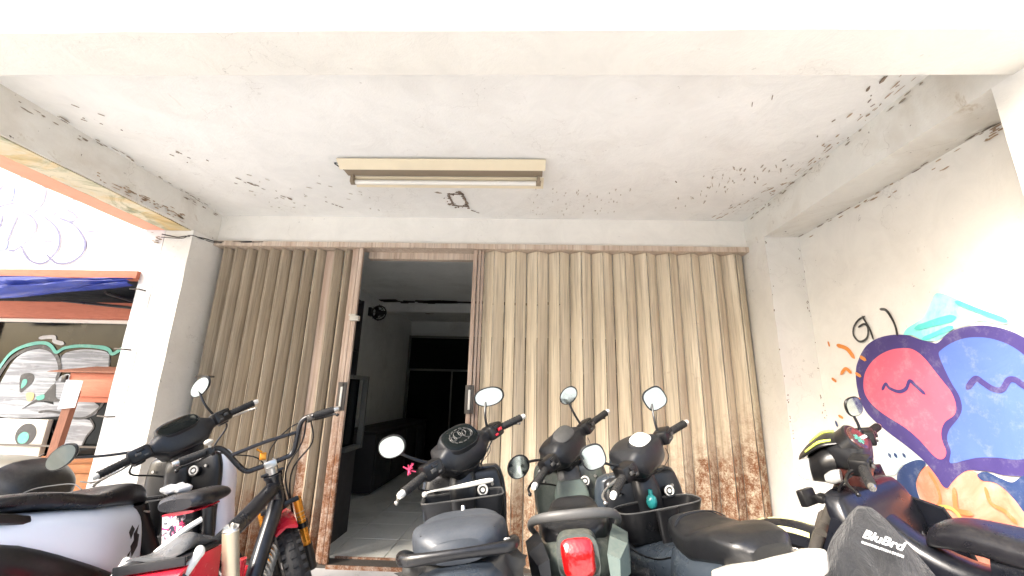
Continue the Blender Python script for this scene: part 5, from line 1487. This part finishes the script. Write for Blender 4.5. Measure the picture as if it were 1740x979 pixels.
# ================================================================== underbone motorcycle on the right
mc = thing('motorcycle', 'black underbone motorcycle with neon yellow stripes beside the painted side wall', 'motorcycle')
HM = (.42, 0, .84)
Mm = steer_matrix(HM, 26, 22)
Im = Matrix.Identity(4)
m = MB()
m.sloft([(.315, -.20, 1.005, .018, .018, 2), (.33, -.14, 1.0, .030, .030, 2.2), (.365, -.08, .995, .070, .055, 2.6), (.385, 0, .99, .092, .070, 2.6), (.365, .08, .995, .070, .055, 2.6), (.33, .14, 1.0, .030, .030, 2.2), (.315, .20, 1.005, .018, .018, 2)], 'y')
m.xf(Mm); m.build('handlebar_cover', GREYP, mc)
m = MB(); m.sloft([(.385, 0, 1.0, .075, .075, 2.6), (.372, 0, .93, .085, .065, 2.8), (.37, 0, .86, .065, .052, 2.6), (.385, 0, .78, .05, .045, 2.4)], 'z'); m.xf(Mm); m.build('steering_neck', PVCRED, mc)
Rd = Matrix.Translation((.345, 0, 1.045)) @ Matrix.Rotation(R(-50), 4, 'Y')
m = MB(); m.sloft([(0, 0, -.03, .10, .065, 2.4), (0, 0, .012, .098, .064, 2.4), (0, 0, .02, .09, .056, 2.4)], 'z', raw=True, n=28); m.xf(Mm @ Rd); ds = m.build('dash_rim', BLACKP, mc)
m = MB(); m.sloft([(0, 0, .017, .084, .05, 2.4), (0, 0, .024, .08, .046, 2.4), (0, 0, .030, .06, .034, 2.2)], 'z', raw=True, n=28); m.xf(Mm @ Rd); m.build('dash_glass', PVCRED, ds)
m = MB()
for k in range(26):
    a = k * .9; rr = .008 + .0008 * k
    m.box((rr * math.cos(a) * .8, .035 + rr * math.sin(a), .031), (.005, .008, .002), rot=(0, 0, a))
m.xf(Mm @ Rd); m.build('dash_print', SPAL['spray_teal'], ds)
m = MB()
for k in range(4): m.torus((-.012 - .004 * k, -.005 - .017 * k, .030), .006, .0018, 'z', 14, 5)
m.xf(Mm @ Rd); m.build('dash_print', WHITEL, ds)
# head lamp and visor
m = MB(); m.sloft([(.42, 0, .955, .10, .085, 2.4), (.47, 0, .945, .105, .082, 2.4), (.51, 0, .93, .09, .07, 2.2), (.53, 0, .925, .085, .064, 2.2)], 'x'); m.xf(Mm); hl = m.build('headlight_shell', BLACKP, mc)
m = MB(); m.sloft([(.525, 0, .925, .088, .066, 2.2), (.565, 0, .915, .075, .055, 2.1), (.59, 0, .905, .045, .035, 2.0), (.60, 0, .90, .015, .012, 2.0)], 'x'); m.xf(Mm); m.build('headlight_glass', LENS, hl)
m = MB(); m.sloft([(.53, 0, .925, .07, .05, 2), (.50, 0, .93, .04, .03, 2)], 'x'); m.xf(Mm); m.build('reflector_bowl', CHROME, hl)
m = MB(); m.sloft([(.40, 0, 1.055, .075, .012, 2.4), (.46, 0, 1.045, .085, .016, 2.4), (.53, 0, 1.00, .075, .014, 2.4), (.57, 0, .965, .04, .008, 2.2)], 'x'); m.xf(Mm); vs_ = m.build('visor', BLACKP, mc)
for s in (-1, 1):
    m = MB(); m.sloft([(.42, s * .062, 1.066, .006, .005, 2.4), (.47, s * .068, 1.056, .009, .006, 2.4), (.53, s * .062, 1.011, .007, .005, 2.4)], 'x'); m.xf(Mm); m.build('neon_stripe', NEON, vs_)
for s in (-1, 1):
    bar_end(mc, Mm, s, .21, .34, .312, .285, 1.005, .995, lever=BLACKP, endmat=SILVER)
    switch_box(mc, Mm, s, .185, .315, 1.003)
    m = MB(); m.sloft([(.40, s * .17, .955, .028, .024, 2.4), (.43, s * .18, .95, .03, .026, 2.4), (.455, s * .185, .945, .018, .016, 2.2)], 'x'); m.xf(Mm); m.build('indicator', SMOKE, mc)
mirror(mc, Mm, (.33, -.12, 1.045), (.33, -.125, 1.08), (.325, -.14, 1.155), (.042, .044), 2.6, -40, 0)
for pp in ([(.33, -.18, .99), (.39, -.22, .93), (.43, -.20, .82), (.42, -.10, .72)], [(.33, .18, .99), (.41, .2, .92), (.44, .12, .80)]):
    m = MB(); m.tube(pp, .005, 6); m.xf(Mm); m.build('cable', BLACKP, mc)
# shoulders and leg shields
m = MB(); m.sloft([(.375, 0, .858, .19, .030, 5), (.365, 0, .845, .235, .042, 5), (.345, 0, .79, .262, .050, 5), (.32, 0, .72, .268, .050, 5), (.30, 0, .665, .255, .045, 5), (.29, 0, .62, .20, .035, 4)], 'z', n=36); m.build('shoulder_panel', GLOSSB, mc)
for s in (-1, 1):
    m = MB(); m.sloft([(.43, s * .10, .85, .04, .02, 2.6), (.455, s * .17, .82, .055, .024, 2.8), (.46, s * .245, .80, .020, .026, 2.6)], 'z'); 
    m = MB(); m.box((.43, s * .285, .845), (.03, .085, .065), rot=(0, .2, 0), bev=.006); m.box((.405, s * .23, .835), (.04, .06, .03), bev=.005); m.build('side_bracket', BLACKP, mc)
    m = MB(); m.loft([[(.36, s * .268, .78), (.20, s * .262, .745), (.20, s * .250, .74), (.36, s * .256, .775)], [(.42, s * .285, .62), (.155, s * .280, .58), (.155, s * .266, .58), (.42, s * .272, .62)],
                      [(.38, s * .275, .44), (.12, s * .268, .42), (.12, s * .254, .42), (.38, s * .262, .44)], [(.24, s * .235, .28), (.09, s * .225, .28), (.09, s * .213, .28), (.24, s * .223, .28)]])
    lg = m.build('leg_shield', GLOSSB, mc)
    m = MB(); m.tube([(.20, s * .256, .745), (.172, s * .272, .66), (.153, s * .273, .58), (.13, s * .268, .48), (.118, s * .260, .42), (.09, s * .219, .285)], [.006, .008, .009, .009, .008, .006], 8); m.build('edge_trim', SILVER if s > 0 else GREYP, lg)
    m = MB(); m.tube([(.30, s * .19, .72), (.24, s * .16, .60), (.20, s * .13, .50)], .012, 8); m.build('side_rib', GREYP, lg)
m = MB(); m.sloft([(.33, 0, .70, .07, .09, 3), (.18, 0, .60, .075, .08, 3), (.02, 0, .56, .08, .08, 3), (-.10, 0, .58, .10, .10, 3)], 'x'); m.build('centre_tunnel', GLOSSB, mc)
m = MB(); m.tube([(.30, .10, .66), (.26, .14, .60), (.28, .16, .52)], .010, 8); m.tube([(.34, .12, .70), (.22, .17, .66)], .007, 8); m.build('engine_guard', SILVER, mc)
m = MB(); m.sloft([(.16, .0, .34, .09, .10, 3), (.0, 0, .33, .10, .10, 3), (-.14, 0, .34, .08, .08, 3)], 'x')
for k in range(7): m.box((.22 + k * .016, 0, .37), (.006, .15, .12), bev=.002)
m.build('engine', IRON, mc)
# body, seat, tail
m = MB(); m.sloft([(-.02, 0, .62, .08, .10, 2.8), (-.15, 0, .64, .125, .10, 2.8), (-.35, 0, .66, .135, .085, 2.8), (-.6, 0, .70, .11, .06, 2.6), (-.80, 0, .74, .07, .04, 2.4), (-.92, 0, .76, .03, .02, 2.2)], 'x', n=28); m.build('side_panel', GLOSSB, mc)
m = MB(); m.sloft([(.165, 0, .735, .030, .018, 2.2), (.13, 0, .765, .070, .042, 2.4), (.04, 0, .790, .095, .052, 2.6), (-.12, 0, .785, .118, .050, 2.8), (-.25, 0, .775, .130, .045, 3), (-.40, 0, .78, .128, .045, 3), (-.60, 0, .80, .105, .045, 3), (-.75, 0, .815, .06, .03, 2.6)], 'x', k=6, n=32);
for v in m.bm.verts: v.co.z -= .05
m.build('seat', VINYLB, mc, angle=60)
m = MB(); m.tube([(-.55, -.13, .78), (-.75, -.12, .83), (-.85, 0, .84), (-.75, .12, .83), (-.55, .13, .78)], .014, 10); m.build('grab_rail', BLACKP, mc)
m = MB(); m.sloft([(-.88, 0, .755, .06, .035, 2.8), (-.94, 0, .75, .045, .022, 2.4)], 'x'); m.build('tail_lamp', REDL, mc)
for s in (-1, 1):
    m = MB(); m.sloft([(-.10, s * .13, .60, .006, .03, 2.6), (-.35, s * .142, .63, .007, .022, 2.6), (-.55, s * .125, .67, .006, .01, 2.4)], 'x'); m.build('side_stripe', RED, mc)
wheel(mc, (-.62, 0, .30), .30, .045, Im, CHROME, wire=True)
wheel(mc, (.72, 0, .30), .30, .040, Mm, CHROME, wire=True, disc=(.115, .06, True))
m = MB()
for s in (-1, 1): m.cyl((.72, s * .085, .30), (.575, s * .085, .62), .018, 12); m.cyl((.64, s * .085, .48), (.56, s * .085, .65), .024, 12)
m.cyl((.555, -.09, .65), (.555, .09, .65), .024); m.cyl((.555, 0, .64), (.44, 0, .84), .024); m.xf(Mm); m.build('fork', IRON, mc)
m = MB(); rings = []
for k in range(22):
    t = R(8 + 165 * k / 21); rr = .345
    rings.append([(.72 + rr * math.cos(t), y, .30 + (rr - d) * math.sin(t) + .0) for y, d in ((-.07, .075), (-.055, .02), (0, 0), (.055, .02), (.07, .075), (.06, .08), (.045, .03), (0, .01), (-.045, .03), (-.06, .08))])
m.loft(rings); m.xf(Mm); fm = m.build('front_mudguard', GLOSSB, mc)
for s in (-1, 1):
    for (a0, a1) in ((14, 32), (35, 62), (65, 73), (76, 108)):
        m = MB(); rings = []
        for k in range(8):
            t = R(a0 + (a1 - a0) * k / 7); rr = .349
            rings.append([(.72 + rr * math.cos(t), s * y, .30 + (rr - d) * math.sin(t)) for y, d in ((.043, .014), (.060, .024), (.060, .030), (.043, .020))])
        m.loft(rings); m.xf(Mm); m.build('neon_stripe', PALEY, fm)
m = MB(); m.tube([(.05, -.10, .25), (-.2, -.13, .22), (-.35, -.15, .26)], .016, 8); m.tube([(-.35, -.15, .26), (-.42, -.155, .28), (-.85, -.16, .40)], [.025, .04, .045], 14); m.build('exhaust', CHROME, mc)
for s in (-1, 1):
    m = MB(); m.cyl((-.58, s * .13, .34), (-.50, s * .13, .64), .012)
    for k in range(10): m.torus((-.575 + .0075 * k, s * .13, .37 + .025 * k), .026, .005, 'z', 14, 5)
    m.build('rear_shock', RED, mc)
m = MB(); m.tube([(-.02, .10, .28), (-.02, .18, .12), (-.03, .235, .012)], .011, 8); m.build('side_stand', IRON, mc)
stand(mc, (.36, 0, .99), (1.485, 2.04), 117, 7)

# black cloth bag hung on the motorcycle
Mc = Matrix.Translation(mc.location) @ mc.rotation_euler.to_matrix().to_4x4()
hook = Mc @ Vector((.20, .06, .74))
HX, HY, HZ = 1.185, 1.62, .85
bag = thing('cloth_bag', 'black cloth bag with white lettering draped over the motorcycle frame', 'bag', (HX, HY, .45))
m = MB()
rows = [(0.0, .02, .02), (.03, .05, .035), (.08, .085, .055), (.14, .12, .075), (.21, .155, .09), (.29, .185, .10), (.38, .20, .10), (.47, .19, .09), (.52, .16, .055)]
rings = []
for (d, a, b) in crom(rows, 6):
    ring = []
    for j in range(72):
        t = 2 * math.pi * j / 72
        fold = 1 + .07 * math.sin(5 * t + d * 9) * min(1, d * 5)
        sh = .06 * d
        ring.append((a * math.cos(t) * fold - d * .05, b * math.sin(t) * fold - d * .05, -d + (.03 * math.cos(t) * d * 4)))
    rings.append(ring)
m.loft(rings)
for v in m.bm.verts:
    dd = min(1, -v.co.z * 6)
    v.co += noise.noise_vector(v.co * 7) * .012 * dd
    rid = 1 - abs(noise.noise(Vector((v.co.x * 14 + v.co.z * 5, v.co.y * 6, v.co.z * 3)))) * 2
    v.co.y -= rid * .020 * dd
BZ = Matrix.Rotation(R(-25), 4, 'Z')
m.xf(Matrix.Translation((HX, HY, HZ)) @ BZ)
P_(m.build('bag_body', CLOTH, bag, angle=70))
def bagpt(u, v, out=.0):      # a spot on the front of the bag
    return (Matrix.Translation((HX, HY, HZ)) @ BZ) @ Vector((u, -.10 - .07 * min(1, -v / .25) - out, v))
bx_, by_ = (BZ.to_3x3() @ Vector((.97, 0, -.24))), (BZ.to_3x3() @ Vector((.24, 0, .97)))
P_(place_text('bag_lettering', 'BluBrd', .036, WHITEL, bag, bagpt(.0, -.075, .022), bx_, by_, shear=.3))
P_(place_text('bag_lettering', 'CONTRIBUTION STORE', .0095, WHITEL, bag, bagpt(-.004, -.092, .024), bx_, by_))
m = MB(); m.tube([bagpt(-.15, -.40, .018), bagpt(-.05, -.425, .028), bagpt(.06, -.445, .022)], .004, 6); m.tube([bagpt(-.15, -.415, .018), bagpt(-.05, -.442, .028), bagpt(.06, -.462, .022)], .003, 6)
P_(m.build('white_stripe', WHITEL, bag))

# ================================================================== rounded tail of one more machine on the far left
tk = thing('parked_motorcycle', 'grey-green rounded motorcycle body with dark rear trim behind the white scooter', 'motorcycle', (-2.9, 2.4, 0))
m = MB(); m.sloft([(-3.6, 2.42, .60, .12, .10, 2.4), (-3.3, 2.42, .66, .20, .13, 2.4), (-2.95, 2.42, .67, .22, .13, 2.4), (-2.72, 2.42, .66, .20, .12, 2.4), (-2.62, 2.42, .635, .16, .09, 2.2), (-2.57, 2.42, .60, .10, .05, 2.0)], 'x', n=32, k=6); P_(m.build('body_shell', TANK, tk))
m = MB(); m.sloft([(-2.735, 2.42, .661, .203, .123, 2.4), (-2.72, 2.42, .66, .207, .127, 2.4), (-2.62, 2.42, .635, .168, .098, 2.2), (-2.575, 2.42, .603, .112, .060, 2.0), (-2.56, 2.42, .59, .07, .03, 2.0)], 'x', n=32)
P_(m.build('rear_trim', GREYP, tk))
m = MB(); m.sloft([(-3.5, 2.42, .45, .09, .12, 2.6), (-3.1, 2.42, .42, .12, .14, 2.6), (-2.75, 2.42, .45, .08, .10, 2.6)], 'x'); P_(m.build('lower_body', IRON, tk))
for x in (-3.75, -2.62):
    m = MB(); m.torus((x, 2.42, .26), .21, .05, 'y', 40, 10); w_ = P_(m.build('wheel', RUBBER, tk))
    m = MB(); m.torus((x, 2.42, .26), .16, .015, 'y', 32, 6); m.cyl((x, 2.38, .26), (x, 2.46, .26), .04)
    for k in range(5): m.cyl((x, 2.42, .26), (x + .16 * math.cos(k * 1.256), 2.42, .26 + .16 * math.sin(k * 1.256)), .009, 6)
    o = m.build('rim', BLACKP, w_); o.matrix_parent_inverse = Matrix.Translation((2.9, -2.4, 0)); o.matrix_parent_inverse = Matrix.Identity(4)

# ================================================================== unseen building and trees added for the mirrors to reflect
op = thing('added_backdrop_building', 'unseen tan two-storey shop row added behind the camera for the mirrors', 'building', (0, -13, 0))
OPW = plaster('tan_plaster', (0.50, 0.42, 0.30), amount=.8, seed=20.0)
m = MB(); m.b2((-14, -17, 0), (14, -13, 5.6)); P_(m.build('wall', OPW, op, smooth=False))
m = MB(); m.b2((-14.4, -17.2, 5.6), (14.4, -12.4, 5.8)); P_(m.build('roof', SCARL, op, smooth=False))
for k in range(8):
    x = -12.2 + k * 3.5
    m = MB(); m.b2((x - .8, -13.02, 3.3), (x + .8, -12.97, 4.7)); P_(m.build('window', DGLASS, op, smooth=False))
    m = MB(); m.b2((x - 1.2, -13.02, .02), (x + 1.2, -12.96, 2.5)); P_(m.build('shutter', GREYBLUE if k % 2 else IRON, op, smooth=False))
LEAFM = plain('leaf_green', (0.07, 0.13, 0.04), .6, var=.3)
for tx, ty, hh in ((-5.5, -9.5, 4.6), (4.2, -10.2, 5.2)):  # unseen trees, added only as something for the mirrors to show
    tr = thing('added_backdrop_tree', 'unseen leafy green tree added for the mirrors, on the ' + ('left' if tx < 0 else 'right') + ' behind the photographer', 'tree', (tx, ty, 0))
    m = MB(); m.tube([(tx, ty, 0), (tx + .1, ty, 1.4), (tx - .05, ty + .05, hh - 1.2)], [.16, .12, .06], 10)
    for k in range(6):
        a = k * 1.05; m.tube([(tx, ty, 1.8 + k * .2), (tx + math.cos(a) * .7, ty + math.sin(a) * .7, 2.5 + k * .25), (tx + math.cos(a) * 1.2, ty + math.sin(a) * 1.2, 3.0 + k * .25)], [.05, .03, .015], 6)
    P_(m.build('trunk', BROWNW, tr))
    m = MB(); bm = m.bm
    for k in range(2600):
        d = Vector((random.gauss(0, 1), random.gauss(0, 1), random.gauss(0, 1))).normalized() * random.uniform(.5, 1) ** .5
        c = Vector((tx + d.x * 1.7, ty + d.y * 1.7, hh - .6 + d.z * 1.3)) + noise.noise_vector(d * 2.5) * .5
        u = Vector((random.gauss(0, 1), random.gauss(0, 1), random.gauss(0, 1))).normalized() * .09
        v_ = u.cross(Vector((random.gauss(0, 1), random.gauss(0, 1), random.gauss(0, 1)))).normalized() * .05
        bm.faces.new([bm.verts.new(c + u), bm.verts.new(c + v_), bm.verts.new(c - u), bm.verts.new(c - v_)])
    P_(m.build('crown', LEAFM, tr, smooth=False))
